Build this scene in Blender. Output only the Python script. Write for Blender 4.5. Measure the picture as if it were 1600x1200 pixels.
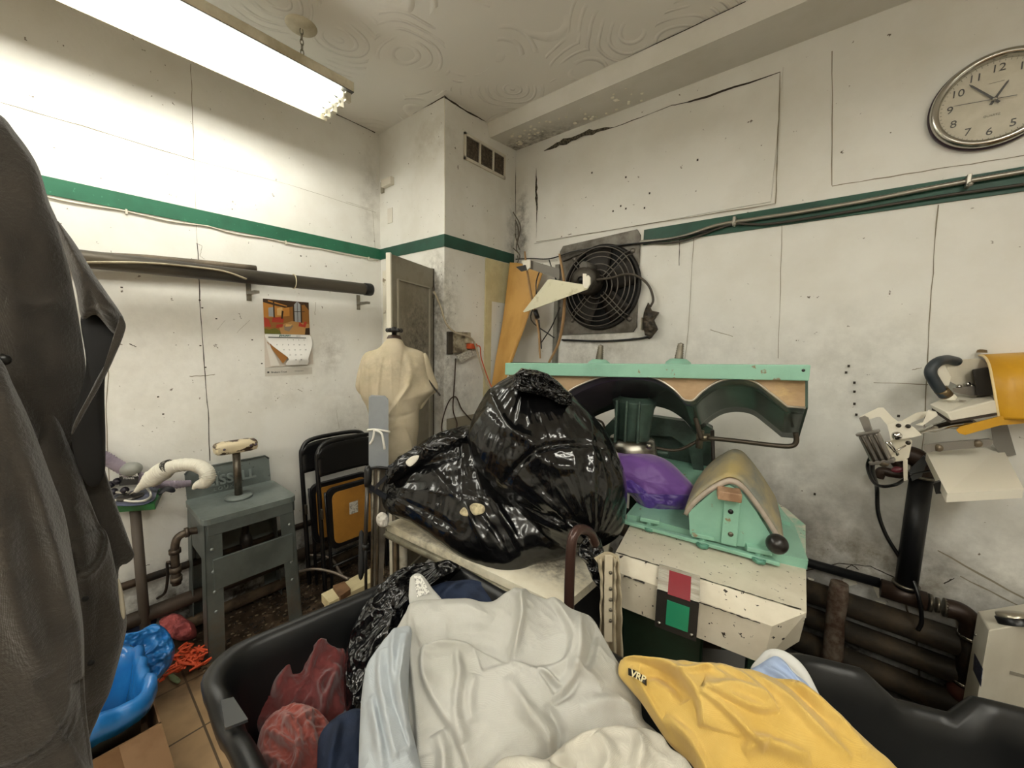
import bpy, math, random
import numpy as np
from mathutils import Vector, Matrix
random.seed(7); rng = np.random.RandomState(11)
for o in list(bpy.data.objects): bpy.data.objects.remove(o)
SC = bpy.context.scene; COL = SC.collection
# ---------------------------------------------------------------- camera
FPX = 604.79                                   # focal length in pixels of the 1600x1200 frame
R = np.array([[0.76791347, -0.08812122, 0.6344632], [0.64013053, 0.0695794, -0.76510889], [0.02327676, 0.99367669, 0.10984004]])
CAM = np.array([0, 0, 1.55])
cd = bpy.data.cameras.new('camera'); cd.sensor_width = 36; cd.lens = FPX/1600*36; cd.clip_start = .02
cam = bpy.data.objects.new('camera', cd); COL.objects.link(cam)
M4 = Matrix([list(R[i])+[CAM[i]] for i in range(3)]+[[0, 0, 0, 1]]); cam.matrix_world = M4; SC.camera = cam
SC.view_settings.view_transform = 'Standard'; SC.view_settings.look = 'None'; SC.view_settings.gamma = 1
SC.view_settings.exposure = 2.52
w = bpy.data.worlds.new('world'); SC.world = w; w.use_nodes = True
w.node_tree.nodes['Background'].inputs[0].default_value = (1, .95, .86, 1); w.node_tree.nodes['Background'].inputs[1].default_value = .05
TUBE_POWER = 4.2; TUBE_POWER_REAR = 7.4                               # emission of the fluorescent tubes
def W(px, py, x=None, y=None, z=None, t=None, pl=None):
    """a point seen in the survey photograph, on a stated real plane (or at a stated depth)"""
    r = R @ np.array([px-800., -(py-600.), -FPX])
    if x is not None: k = (x-CAM[0])/r[0]
    elif y is not None: k = (y-CAM[1])/r[1]
    elif z is not None: k = (z-CAM[2])/r[2]
    elif t is not None: k = t/FPX
    else: P, n = pl; k = np.dot(np.array(P)-CAM, n)/np.dot(r, n)
    return CAM + k*r
A = np.array
def nrm(v): v = np.array(v, float); return v/np.linalg.norm(v)
# ---------------------------------------------------------------- materials
def s2l(c):
    if isinstance(c, str): c = [int(c[i:i+2], 16) for i in (0, 2, 4)]
    return tuple(((v/255)/12.92 if v/255 <= .04045 else ((v/255+.055)/1.055)**2.4) for v in c)+(1,)
MATS = {}
def pm(name, col, rough=.5, metal=0, var=None, vscale=8, vlo=.42, vhi=.62, bump=0, bscale=40, stretch=None, spots=None, spotcol='2a2620', emit=0, coat=0, sheen=0, alpha=1, trans=0, spec=.5, weave=0, speck=None, aniso=0, wrink=None, sub=0):
    if name in MATS: return MATS[name]
    m = bpy.data.materials.new(name); m.use_nodes = True; nt = m.node_tree; N = nt.nodes; L = nt.links
    b = N['Principled BSDF']; I = b.inputs
    I['Base Color'].default_value = s2l(col); I['Roughness'].default_value = rough; I['Metallic'].default_value = metal
    I['Specular IOR Level'].default_value = spec; I['Coat Weight'].default_value = coat; I['Sheen Weight'].default_value = sheen
    I['Alpha'].default_value = alpha; I['Transmission Weight'].default_value = trans
    if sub: I['Subsurface Weight'].default_value = sub; I['Subsurface Radius'].default_value = (.02, .015, .01)
    tc = N.new('ShaderNodeTexCoord'); mp = N.new('ShaderNodeMapping'); L.new(tc.outputs['Object'], mp.inputs[0])
    if stretch: mp.inputs['Scale'].default_value = stretch
    cur = None
    def mix(fac, c2, prev):
        mx = N.new('ShaderNodeMix'); mx.data_type = 'RGBA'
        if prev is None: mx.inputs[6].default_value = s2l(col)
        else: L.new(prev, mx.inputs[6])
        mx.inputs[7].default_value = s2l(c2); L.new(fac, mx.inputs[0]); return mx.outputs[2]
    def noise(scale, detail=6, rough=.6, lo=.42, hi=.62, top=1.):
        n = N.new('ShaderNodeTexNoise'); n.inputs['Scale'].default_value = scale; n.inputs['Detail'].default_value = detail; n.inputs['Roughness'].default_value = rough
        L.new(mp.outputs[0], n.inputs['Vector'])
        r = N.new('ShaderNodeMapRange'); r.inputs[1].default_value = lo; r.inputs[2].default_value = hi; r.inputs[4].default_value = top; L.new(n.outputs[0], r.inputs[0]); return r.outputs[0]
    if var: cur = mix(noise(vscale, lo=vlo, hi=vhi), var, cur)
    for sp in (spots or []):
        # a patch of its own place, mostly stains, some painted shade and reflection: centre, radius, strength, noise scale (object coordinates)
        c, rad, st, ns = sp[:4]; d = N.new('ShaderNodeVectorMath'); d.operation = 'SUBTRACT'; L.new(tc.outputs['Object'], d.inputs[0]); d.inputs[1].default_value = c
        sc = N.new('ShaderNodeVectorMath'); sc.operation = 'DIVIDE'; L.new(d.outputs[0], sc.inputs[0]); sc.inputs[1].default_value = rad if hasattr(rad, '__len__') else (rad,)*3
        ln = N.new('ShaderNodeVectorMath'); ln.operation = 'LENGTH'; L.new(sc.outputs[0], ln.inputs[0])
        r = N.new('ShaderNodeMapRange'); r.inputs[1].default_value = 1; r.inputs[2].default_value = .1; r.inputs[4].default_value = 1; r.interpolation_type = 'SMOOTHSTEP'; L.new(ln.outputs['Value'], r.inputs[0])
        nn = noise(ns, 8, .7, .38, .68)
        mu = N.new('ShaderNodeMath'); mu.operation = 'MULTIPLY'; L.new(r.outputs[0], mu.inputs[0]); L.new(nn, mu.inputs[1])
        m2 = N.new('ShaderNodeMath'); m2.operation = 'MULTIPLY'; L.new(mu.outputs[0], m2.inputs[0]); m2.inputs[1].default_value = st
        cur = mix(m2.outputs[0], sp[4] if len(sp) > 4 else spotcol, cur)
    if speck:                                    # (scale, threshold lo, hi, colour)
        cur = mix(noise(speck[0], 3, .6, speck[1], speck[2]), speck[3], cur)
    if cur is not None: L.new(cur, I['Base Color'])
    hs = None
    if weave:
        for ax in ('X', 'Z') if weave > 0 else ():
            wv = N.new('ShaderNodeTexWave'); wv.bands_direction = ax; wv.inputs['Scale'].default_value = weave; wv.inputs['Distortion'].default_value = 1.5; L.new(tc.outputs['Object'], wv.inputs[0])
            if hs is None: hs = wv.outputs['Fac']
            else:
                ad = N.new('ShaderNodeMath'); ad.operation = 'ADD'; L.new(hs, ad.inputs[0]); L.new(wv.outputs['Fac'], ad.inputs[1]); hs = ad.outputs[0]
        bp = N.new('ShaderNodeBump'); bp.inputs['Strength'].default_value = .35; bp.inputs['Distance'].default_value = .0006; L.new(hs, bp.inputs['Height']); L.new(bp.outputs[0], I['Normal']); hs = bp.outputs[0]
    if bump:
        n = N.new('ShaderNodeTexNoise'); n.inputs['Scale'].default_value = bscale; n.inputs['Detail'].default_value = 5; L.new(mp.outputs[0], n.inputs['Vector'])
        bp2 = N.new('ShaderNodeBump'); bp2.inputs['Strength'].default_value = min(1, bump); bp2.inputs['Distance'].default_value = .004 if bump <= 1 else .004*bump; L.new(n.outputs[0], bp2.inputs['Height'])
        if hs is not None: L.new(hs, bp2.inputs['Normal'])
        L.new(bp2.outputs[0], I['Normal'])
    if emit: I['Emission Color'].default_value = s2l(col); I['Emission Strength'].default_value = emit
    MATS[name] = m; return m
# ---------------------------------------------------------------- mesh builder
def cat(pts, n=6, closed=False):
    P = [A(p, float) for p in pts]; out = []; k = len(P)
    for i in range(k if closed else k-1):
        if closed: p0, p1, p2, p3 = P[i-1], P[i], P[(i+1) % k], P[(i+2) % k]
        else: p1, p2 = P[i], P[i+1]; p0 = P[i-1] if i else 2*p1-p2; p3 = P[i+2] if i+2 < k else 2*p2-p1
        for j in range(n):
            t = j/n; out.append(.5*((2*p1)+(-p0+p2)*t+(2*p0-5*p1+4*p2-p3)*t*t+(-p0+3*p1-3*p2+p3)*t**3))
    if not closed: out.append(P[-1])
    return out
class M:
    def __init__(s): s.v = []; s.f = []; s.m = []; s.s = []
    def add(s, V, F, mi=0, sm=False):
        b = len(s.v); s.v += [tuple(map(float, p)) for p in V]
        for f in F: s.f.append(tuple(b+i for i in f)); s.m.append(mi); s.s.append(sm)
        return s
    def boxo(s, c, ax, h, mi=0):
        c = A(c, float); ax = [A(a, float) for a in ax]
        V = [c+ax[0]*h[0]*i+ax[1]*h[1]*j+ax[2]*h[2]*k for i in (-1, 1) for j in (-1, 1) for k in (-1, 1)]
        F = [(0, 1, 3, 2), (4, 6, 7, 5), (0, 4, 5, 1), (2, 3, 7, 6), (0, 2, 6, 4), (1, 5, 7, 3)]
        if np.dot(np.cross(ax[0], ax[1]), ax[2]) < 0: F = [f[::-1] for f in F]
        return s.add(V, F, mi)
    def box(s, lo, hi, mi=0):
        lo = A(lo, float); hi = A(hi, float); l = np.minimum(lo, hi); h = np.maximum(lo, hi)
        return s.boxo((l+h)/2, np.eye(3), (h-l)/2, mi)
    def bar(s, p0, p1, wa, wb, up=(0, 0, 1), mi=0):
        p0 = A(p0, float); p1 = A(p1, float); d = nrm(p1-p0); a = np.cross(d, up)
        if np.linalg.norm(a) < 1e-4: a = np.cross(d, (1, 0, 0))
        a = nrm(a); b = np.cross(a, d); return s.boxo((p0+p1)/2, (a, b, d), (wa/2, wb/2, np.linalg.norm(p1-p0)/2), mi)
    def tube(s, path, r, n=12, mi=0, cap=True, closed=False, flat=1., up=None):
        P = [A(p, float) for p in path]; k = len(P); rr = r if hasattr(r, '__len__') else [r]*k
        T = [nrm(P[(i+1) % k]-P[i-1]) if closed else nrm(P[min(i+1, k-1)]-P[max(i-1, 0)]) for i in range(k)]
        u = A(up, float) if up is not None else (A((0, 0, 1.)) if abs(T[0][2]) < .9 else A((1., 0, 0)))
        V = []
        for i in range(k):
            u = u-T[i]*np.dot(u, T[i])
            u = nrm(u); w_ = np.cross(T[i], u)
            for j in range(n):
                a = 2*math.pi*j/n; V.append(P[i]+rr[i]*(math.cos(a)*u*flat+math.sin(a)*w_))
        F = []
        for i in range(k if closed else k-1):
            for j in range(n):
                a, b = i*n+j, i*n+(j+1) % n; c, d = ((i+1) % k)*n+(j+1) % n, ((i+1) % k)*n+j; F.append((a, b, c, d))
        s.add(V, F, mi, True)
        if cap and not closed:
            b = len(s.v)-len(V); s.f.append(tuple(b+j for j in range(n))[::-1]); s.m.append(mi); s.s.append(False)
            s.f.append(tuple(b+(k-1)*n+j for j in range(n))); s.m.append(mi); s.s.append(False)
        return s
    def cyl(s, p0, p1, r0, r1=None, n=24, mi=0, cap=True): return s.tube([p0, p1], [r0, r0 if r1 is None else r1], n, mi, cap)
    def lathe(s, prof, o, ax=(0, 0, 1), n=32, mi=0, sm=True, sx=1., up=None):
        ax = nrm(ax); u = nrm(np.cross(ax, (1, 0, 0) if abs(ax[0]) < .9 else (0, 1, 0))) if up is None else nrm(A(up)-ax*np.dot(up, ax)); w_ = np.cross(ax, u); o = A(o, float); V = []; F = []
        for r, h in prof:
            for j in range(n): a = 2*math.pi*j/n; V.append(o+ax*h+r*(math.cos(a)*u*sx+math.sin(a)*w_))
        for i in range(len(prof)-1):
            for j in range(n): F.append((i*n+j, i*n+(j+1) % n, (i+1)*n+(j+1) % n, (i+1)*n+j))
        return s.add(V, F, mi, sm)
    def ball(s, c, r, n=16, mi=0, sc=(1, 1, 1)):
        V = []; F = []; c = A(c, float)
        for i in range(n+1):
            th = math.pi*i/n
            for j in range(2*n): ph = math.pi*j/n; V.append(c+r*A((math.sin(th)*math.cos(ph)*sc[0], math.sin(th)*math.sin(ph)*sc[1], math.cos(th)*sc[2])))
        for i in range(n):
            for j in range(2*n): F.append((i*2*n+j, (i+1)*2*n+j, (i+1)*2*n+(j+1) % (2*n), i*2*n+(j+1) % (2*n)))
        return s.add(V, F, mi, True)
    def torus(s, c, ax, Rr, r, n=48, k=8, mi=0):
        ax = nrm(ax); u = nrm(np.cross(ax, (0, 0, 1) if abs(ax[2]) < .9 else (1, 0, 0))); w_ = np.cross(ax, u); c = A(c, float)
        return s.tube([c+Rr*(math.cos(2*math.pi*i/n)*u+math.sin(2*math.pi*i/n)*w_) for i in range(n)], r, k, mi, closed=True, up=ax)
    def prism(s, poly, ext, mi=0, mside=None):
        P = [A(p, float) for p in poly]; e = A(ext, float); n = len(P)
        nn = sum(np.cross(P[i]-P[0], P[(i+1) % n]-P[0]) for i in range(n))
        if np.dot(nn, e) < 0: P = P[::-1]
        s.add(P, [tuple(range(n))[::-1]], mi); s.add([p+e for p in P], [tuple(range(n))], mi)
        s.add(P+[p+e for p in P], [(i, (i+1) % n, n+(i+1) % n, n+i) for i in range(n)], mi if mside is None else mside)
        return s
    def grid(s, G, mi=0, wrap=False, sm=True, flip=False):
        a, b = G.shape[:2]; F = []
        for i in range(a-1):
            for j in range(b if wrap else b-1):
                q = (i*b+j, i*b+(j+1) % b, (i+1)*b+(j+1) % b, (i+1)*b+j); F.append(q[::-1] if flip else q)
        return s.add(G.reshape(-1, 3), F, mi, sm)
    def strip(s, pts, n, wd, mi=0, jag=0):      # a thin flat mark lying on a surface of normal n
        P = [A(p, float) for p in pts]; V = []; n = nrm(n)
        for i in range(len(P)):
            t = nrm(P[min(i+1, len(P)-1)]-P[max(i-1, 0)]); q = np.cross(n, t); ww = (wd[i] if hasattr(wd, '__len__') else wd)/2
            V += [P[i]+q*ww*(1+jag*rng.uniform(-1, 1))+n*.0012, P[i]-q*ww*(1+jag*rng.uniform(-1, 1))+n*.0012]
        return s.add(V, [(2*i, 2*i+1, 2*i+3, 2*i+2) for i in range(len(P)-1)], mi)
    def build(s, name, mats, parent=None, bevel=0, sub=0, solid=0, fixed=False, seg=2):
        V = A(s.v); 
        if parent is not None: off = A(parent['_o'])
        elif fixed: off = np.zeros(3)
        else: off = A(((V[:, 0].min()+V[:, 0].max())/2, (V[:, 1].min()+V[:, 1].max())/2, V[:, 2].min()))
        me = bpy.data.meshes.new(name); me.from_pydata((V-off).tolist(), [], s.f)
        for mt in (mats if isinstance(mats, (list, tuple)) else [mats]): me.materials.append(mt)
        me.polygons.foreach_set('material_index', s.m); me.polygons.foreach_set('use_smooth', s.s); me.update()
        o = bpy.data.objects.new(name, me); COL.objects.link(o); o['_o'] = [float(q) for q in off]
        if parent is None: o.location = off
        else: o.parent = parent
        if bevel:
            q = o.modifiers.new('bevel', 'BEVEL'); q.width = bevel; q.segments = seg; q.limit_method = 'ANGLE'; q.angle_limit = .7; q.harden_normals = False
        if solid: q = o.modifiers.new('solid', 'SOLIDIFY'); q.thickness = solid; q.offset = 0
        if sub: q = o.modifiers.new('sub', 'SUBSURF'); q.levels = q.render_levels = sub
        return o
def tag(o, label, cat_, group=None, kind=None):
    o['label'] = label; o['category'] = cat_
    if group: o['group'] = group
    if kind: o['kind'] = kind
    return o
def thing(name, label, cat_, loc, group=None):
    o = bpy.data.objects.new(name, None); COL.objects.link(o); o.location = tuple(map(float, loc)); o['_o'] = [float(q) for q in loc]; o.empty_display_size = .05
    return tag(o, label, cat_, group)
def text(name, body, size, origin, xdir, ydir, mt, parent=None, ext=.0006, align='CENTER', bold=False):
    cu = bpy.data.curves.new(name, 'FONT'); cu.body = body; cu.size = size; cu.extrude = ext; cu.align_x = align; cu.align_y = 'CENTER'; cu.resolution_u = 3
    if bold: cu.offset = size*.025
    t = bpy.data.objects.new(name+'_c', cu); COL.objects.link(t); dg = bpy.context.evaluated_depsgraph_get(); me = bpy.data.meshes.new_from_object(t.evaluated_get(dg)); bpy.data.objects.remove(t)
    x = nrm(xdir); y = A(ydir, float); y = nrm(y-x*np.dot(x, y)); z = np.cross(x, y); off = A(parent['_o']) if parent is not None else A(origin)
    for v in me.vertices: c = v.co; v.co = Vector(A(origin)+x*c[0]+y*c[1]+z*c[2]-off)
    me.materials.clear(); me.materials.append(mt); me.name = name
    o = bpy.data.objects.new(name, me); COL.objects.link(o); o['_o'] = [float(q) for q in off]
    if parent is not None: o.parent = parent
    else: o.location = tuple(off)
    return o
def struct(o): o['kind'] = 'structure'; return o
# ---------------------------------------------------------------- smooth value noise (numpy)
_tab = rng.rand(64, 64, 64)
def vn(P, sc=1.):
    P = np.asarray(P, float)*sc; i = np.floor(P).astype(int); f = P-i; f = f*f*(3-2*f); r = 0
    for dx in (0, 1):
        for dy in (0, 1):
            for dz in (0, 1):
                wt = (f[..., 0] if dx else 1-f[..., 0])*(f[..., 1] if dy else 1-f[..., 1])*(f[..., 2] if dz else 1-f[..., 2])
                r = r+wt*_tab[(i[..., 0]+dx) % 64, (i[..., 1]+dy) % 64, (i[..., 2]+dz) % 64]
    return r*2-1
def fbm(P, sc=1., oc=4): return sum(vn(P+17.3*k, sc*2**k)/2**k for k in range(oc))
def rdg(P, sc=1., oc=3): return sum((1-2*np.abs(vn(P+9.1*k, sc*2**k)))/2**k for k in range(oc))
# ================================================================ the room
XL, YB, ZC, XR, YF = -2.553, 2.228, 2.95, 3.0, -3.4
CX, CY = -1.86, 1.577                             # faces of the boxed-in column in the corner
wallL = pm('paint_left_wall', 'e6e5df', .62, var='dfddd5', vscale=3, bump=.15, bscale=60, spotcol='6b6250',
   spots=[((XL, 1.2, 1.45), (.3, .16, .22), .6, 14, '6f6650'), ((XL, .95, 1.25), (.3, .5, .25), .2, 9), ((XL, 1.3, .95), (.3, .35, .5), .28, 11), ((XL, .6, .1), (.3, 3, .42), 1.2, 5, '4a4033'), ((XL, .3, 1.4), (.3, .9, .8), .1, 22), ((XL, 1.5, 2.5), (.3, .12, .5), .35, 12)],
   speck=(35, .70, .74, '6a6052'))
wallB = pm('paint_back_wall', 'e4e3dd', .6, var='dcdad2', vscale=2.5, bump=.15, bscale=60,
   spots=[((-1.2, YB, 1.6), (.5, .3, .5), .5, 13, '5c5442'), ((.1, YB, 1.45), (.5, .3, .45), .28, 8, '57503f'), ((-.5, YB, 1.5), (.7, .3, .3), .15, 15), ((-.2, YB, .8), (.7, .3, .5), .4, 7, '4b4233'), ((.2, YB, .62), (.45, .3, .22), .9, 11, '6b5a30'), ((.6, YB, .35), (1.8, .3, .85), .9, 3.5, '4a4236'), ((.6, YB, .12), (4, .3, .5), 1.9, 1.5, '2f2920'), ((-1.8, YB, 2.35), (.12, .3, .4), .9, 16, '2f2a22')],  # low right: dirt with the machine's broad shadow painted in; foot darkened behind pipes
   speck=(30, .71, .75, '6a6052'))
wallC = pm('paint_column', 'e4e3dd', .6, var='dcdad2', vscale=4, bump=.1, bscale=50,
   spots=[((-2.0, CY, 2.75), (.35, .3, .2), .4, 9, '8a7a55'), ((-1.95, CY, 1.75), (.2, .2, .5), .85, 30, '574c38'), ((-1.9, CY, 1.3), (.15, .2, .5), .7, 22, '4c4130'), ((-1.86, 1.75, 1.2), (.2, .2, .4), .4, 15), ((-1.86, 2.2, 2.2), (.2, .1, .5), .6, 18)],
   speck=(40, .69, .73, '5c5344'))
plain = pm('paint_plain_wall', 'dddbd4', .7)
crk = pm('crack_dark', '3a332a', .9); crl = pm('seam_line', '8a8270', .9); wht = pm('seam_light', 'f0ecdd', .7); mould = pm('mould_dark', '2b2720', .95, var='6b6455', vscale=90)
ceilm = bpy.data.materials.new('swirl_plaster'); ceilm.use_nodes = True
nt = ceilm.node_tree; N = nt.nodes; L = nt.links; b = N['Principled BSDF']; b.inputs['Base Color'].default_value = s2l('e8e6e0'); b.inputs['Roughness'].default_value = .5
tc = N.new('ShaderNodeTexCoord'); mp = N.new('ShaderNodeMapping'); mp.inputs['Scale'].default_value = (1, 1, 0.001); L.new(tc.outputs['Object'], mp.inputs[0])
nz = N.new('ShaderNodeTexNoise'); nz.inputs['Scale'].default_value = 2.2; nz.inputs['Detail'].default_value = 1; L.new(mp.outputs[0], nz.inputs['Vector'])
mx = N.new('ShaderNodeMix'); mx.data_type = 'RGBA'; mx.inputs[0].default_value = .14; L.new(mp.outputs[0], mx.inputs[6]); L.new(nz.outputs['Color'], mx.inputs[7])
vo = N.new('ShaderNodeTexVoronoi'); vo.inputs['Scale'].default_value = 2.9; L.new(mx.outputs[2], vo.inputs['Vector'])
mu = N.new('ShaderNodeMath'); mu.operation = 'MULTIPLY'; L.new(vo.outputs['Distance'], mu.inputs[0]); mu.inputs[1].default_value = 58
si = N.new('ShaderNodeMath'); si.operation = 'SINE'; L.new(mu.outputs[0], si.inputs[0])
po = N.new('ShaderNodeMapRange'); po.inputs[1].default_value = .35; po.inputs[2].default_value = 1; L.new(si.outputs[0], po.inputs[0])
nk = N.new('ShaderNodeTexNoise'); nk.inputs['Scale'].default_value = 4.5; nk.inputs['Detail'].default_value = 2; L.new(mp.outputs[0], nk.inputs['Vector'])
rk = N.new('ShaderNodeMapRange'); rk.inputs[1].default_value = .36; rk.inputs[2].default_value = .5; L.new(nk.outputs[0], rk.inputs[0])
df = N.new('ShaderNodeVectorMath'); df.operation = 'SUBTRACT'; L.new(mx.outputs[2], df.inputs[0]); L.new(vo.outputs['Position'], df.inputs[1])
ch = N.new('ShaderNodeVectorMath'); ch.operation = 'SUBTRACT'; L.new(vo.outputs['Color'], ch.inputs[0]); ch.inputs[1].default_value = (.5, .5, .5)
cn = N.new('ShaderNodeVectorMath'); cn.operation = 'NORMALIZE'; L.new(ch.outputs[0], cn.inputs[0])
dt = N.new('ShaderNodeVectorMath'); dt.operation = 'DOT_PRODUCT'; L.new(df.outputs[0], dt.inputs[0]); L.new(cn.outputs[0], dt.inputs[1])
rr_ = N.new('ShaderNodeMapRange'); rr_.inputs[1].default_value = -.02; rr_.inputs[2].default_value = .02; L.new(dt.outputs['Value'], rr_.inputs[0])
mm0 = N.new('ShaderNodeMath'); mm0.operation = 'MULTIPLY'; L.new(po.outputs[0], mm0.inputs[0]); L.new(rr_.outputs[0], mm0.inputs[1])
mm = N.new('ShaderNodeMath'); mm.operation = 'MULTIPLY'; L.new(mm0.outputs[0], mm.inputs[0]); L.new(rk.outputs[0], mm.inputs[1])
bp = N.new('ShaderNodeBump'); bp.inputs['Strength'].default_value = .8; bp.inputs['Distance'].default_value = .007; L.new(mm.outputs[0], bp.inputs['Height']); L.new(bp.outputs[0], b.inputs['Normal'])
floorm = bpy.data.materials.new('floor_tiles'); floorm.use_nodes = True
nt = floorm.node_tree; N = nt.nodes; L = nt.links; b = N['Principled BSDF']; b.inputs['Roughness'].default_value = .45
tc = N.new('ShaderNodeTexCoord'); br = N.new('ShaderNodeTexBrick'); br.offset = 0; br.inputs['Color1'].default_value = s2l('b3946e'); br.inputs['Color2'].default_value = s2l('a68863'); br.inputs['Mortar'].default_value = s2l('5a4a36')
br.inputs['Scale'].default_value = 1; br.inputs['Mortar Size'].default_value = .004; br.inputs['Brick Width'].default_value = .3; br.inputs['Row Height'].default_value = .3; L.new(tc.outputs['Object'], br.inputs['Vector'])
nz = N.new('ShaderNodeTexNoise'); nz.inputs['Scale'].default_value = 9; nz.inputs['Detail'].default_value = 8; L.new(tc.outputs['Object'], nz.inputs['Vector'])
sx = N.new('ShaderNodeSeparateXYZ'); L.new(tc.outputs['Object'], sx.inputs[0])
r1 = N.new('ShaderNodeMapRange'); r1.inputs[1].default_value = .40; r1.inputs[2].default_value = .66; L.new(nz.outputs[0], r1.inputs[0])
# oily dirt lies along the two walls, clean tiles towards the room
gx = N.new('ShaderNodeMapRange'); gx.inputs[1].default_value = -1.9; gx.inputs[2].default_value = -2.25; L.new(sx.outputs[0], gx.inputs[0])
gy = N.new('ShaderNodeMapRange'); gy.inputs[1].default_value = .55; gy.inputs[2].default_value = .95; L.new(sx.outputs[1], gy.inputs[0])
gm = N.new('ShaderNodeMath'); gm.operation = 'MAXIMUM'; L.new(gx.outputs[0], gm.inputs[0]); L.new(gy.outputs[0], gm.inputs[1])
gg = N.new('ShaderNodeMath'); gg.operation = 'MULTIPLY_ADD'; L.new(r1.outputs[0], gg.inputs[0]); gg.inputs[1].default_value = .25; L.new(gm.outputs[0], gg.inputs[2]); gg.use_clamp = True
mx = N.new('ShaderNodeMix'); mx.data_type = 'RGBA'; L.new(gg.outputs[0], mx.inputs[0]); L.new(br.outputs[0], mx.inputs[6])
rd = N.new('ShaderNodeTexNoise'); rd.inputs['Scale'].default_value = 14; rd.inputs['Detail'].default_value = 6; L.new(tc.outputs['Object'], rd.inputs['Vector'])
cr = N.new('ShaderNodeValToRGB'); cr.color_ramp.elements[0].color = s2l('33281d'); cr.color_ramp.elements[0].position = .45; cr.color_ramp.elements[1].color = s2l('59493a'); cr.color_ramp.elements[1].position = .66; L.new(rd.outputs[0], cr.inputs[0])
L.new(cr.outputs[0], mx.inputs[7]); L.new(mx.outputs[2], b.inputs['Base Color'])
def crack(m, pts, wd, mi, jag=.5, sub=6, wob=.0015, **k):
    P = [W(*p, **k) for p in pts]; ax = 'xyz'.index(list(k)[0]); out = []
    for i in range(len(P)-1):
        for j in range(sub): out.append(P[i]+(P[i+1]-P[i])*j/sub)
    out.append(P[-1]); n = A((0., 0, 0)); n[ax] = {0: 1, 1: -1, 2: -1}[ax]
    for q in out[1:-1]:
        d = rng.uniform(-wob, wob, 3); d[ax] = 0; q += d
    if hasattr(wd, '__len__'): wd = list(np.interp(np.linspace(0, 1, len(out)), np.linspace(0, 1, len(wd)), wd))
    m.strip(out, n, wd, mi, jag)
m = M(); m.box((XL-.1, YF, 0), (XL, YB, ZC))
for p, wd, mi in [([(0, 160), (150, 203), (303, 250)], .003, 1), ([(303, 250), (450, 288), (587, 332)], .0015, 1), ([(298, 100), (300, 160), (303, 250)], .0025, 1), ([(303, 250), (308, 380)], .0012, 1),
                  ([(308, 380), (312, 470), (318, 560), (325, 640), (328, 720)], .0035, 2), ([(306, 380), (316, 384), (312, 400), (320, 405)], .0015, 1), ([(540, 315), (582, 328), (587, 400)], .0015, 1),
                  ([(170, 560), (166, 640), (172, 800)], .003, 1), ([(296, 588), (320, 587), (336, 585)], .003, 1), ([(202, 537), (213, 542)], .003, 2), ([(340, 515), (352, 500)], .001, 1), ([(370, 520), (390, 500)], .001, 1), ([(525, 640), (530, 670), (524, 672)], .0015, 1), ([(465, 608), (472, 612)], .003, 1), ([(225, 884), (234, 882)], .003, 2), ([(493, 472), (492, 492)], .002, 1),
                  ([(525, 178), (586, 207)], .008, 2)]: crack(m, p, wd, mi, x=XL)
for p in [(312, 469), (316, 481), (313, 540), (394, 531), (338, 498), (409, 568), (255, 647), (247, 620), (321, 574), (190, 449), (470, 400)]:
    c = W(*p, x=XL); m.boxo(c, np.eye(3), (.002, .004, .003), 2)
struct(m.build('wall_left', [wallL, crl, crk], fixed=True))
m = M(); m.box((XL, YB, 0), (XR, YB+.1, ZC))
# cover panel set into the wall and its open joints
pc = [W(*q, y=YB) for q in ((838, 240), (1218, 112), (1212, 318), (838, 378))]; xs0, xs1 = -1.67, -.295; m.box((xs0, YB-.006, 2.228), (xs1, YB, 2.812))
for p, wd, mi in [([(838, 378), (1000, 352), (1212, 318)], .003, 1), ([(1212, 318), (1216, 200), (1219, 112)], .004, 1), ([(1300, 80), (1300, 290)], .003, 1), ([(1300, 291), (1440, 268), (1600, 243)], .003, 1),
                  ([(850, 236), (880, 222), (920, 207), (960, 199)], [.004, .03, .035, .002], 4), ([(960, 199), (1050, 165), (1085, 157), (1219, 113)], [.004, .003, .004, .012, .003], 2), ([(838, 262), (838, 300), (839, 330), (838, 372)], [.001, .016, .02, .004, .001], 4),
                  ([(805, 235), (806, 300), (806, 370)], .004, 2), ([(1062, 372), (1061, 415)], .003, 2), ([(1084, 370), (1077, 500), (1068, 585)], .0025, 1), ([(1222, 350), (1216, 560)], .002, 1), ([(1466, 320), (1453, 480), (1445, 640), (1438, 760)], .003, 1), ([(1365, 598), (1450, 601)], .003, 1),
                  ([(880, 532), (950, 533), (1010, 528), (1018, 528)], .009, 2), ([(800, 355), (797, 380), (803, 400), (800, 408)], [.012, .02, .012, .02], 4), ([(1110, 515), (1145, 526)], .003, 1),
                  ([(1425, 578), (1440, 575)], .003, 1), ([(1475, 912), (1491, 903)], .004, 2), ([(1250, 893), (1310, 880), (1360, 885), (1410, 908)], .004, 2), ([(1465, 860), (1600, 935)], .006, 1), ([(1500, 900), (1600, 950)], .005, 1), ([(1320, 890), (1330, 882), (1342, 890)], .004, 2)]: crack(m, p, wd, mi, y=YB if p[0][0] > 1220 or p[0][1] > 378 or p[0][0] < 815 else YB-.006)
for p in [(1335, 598), (1335, 612), (1335, 631), (1338, 648), (1322, 582), (1326, 572), (978, 277), (970, 322), (978, 326), (1015, 302), (925, 270), (1007, 325), (958, 330), (1404, 650), (1378, 640), (1090, 250), (1273, 772)]:
    c = W(*p, y=YB-.006); m.boxo(c, np.eye(3), (.004, .002, .005), 2)
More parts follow.
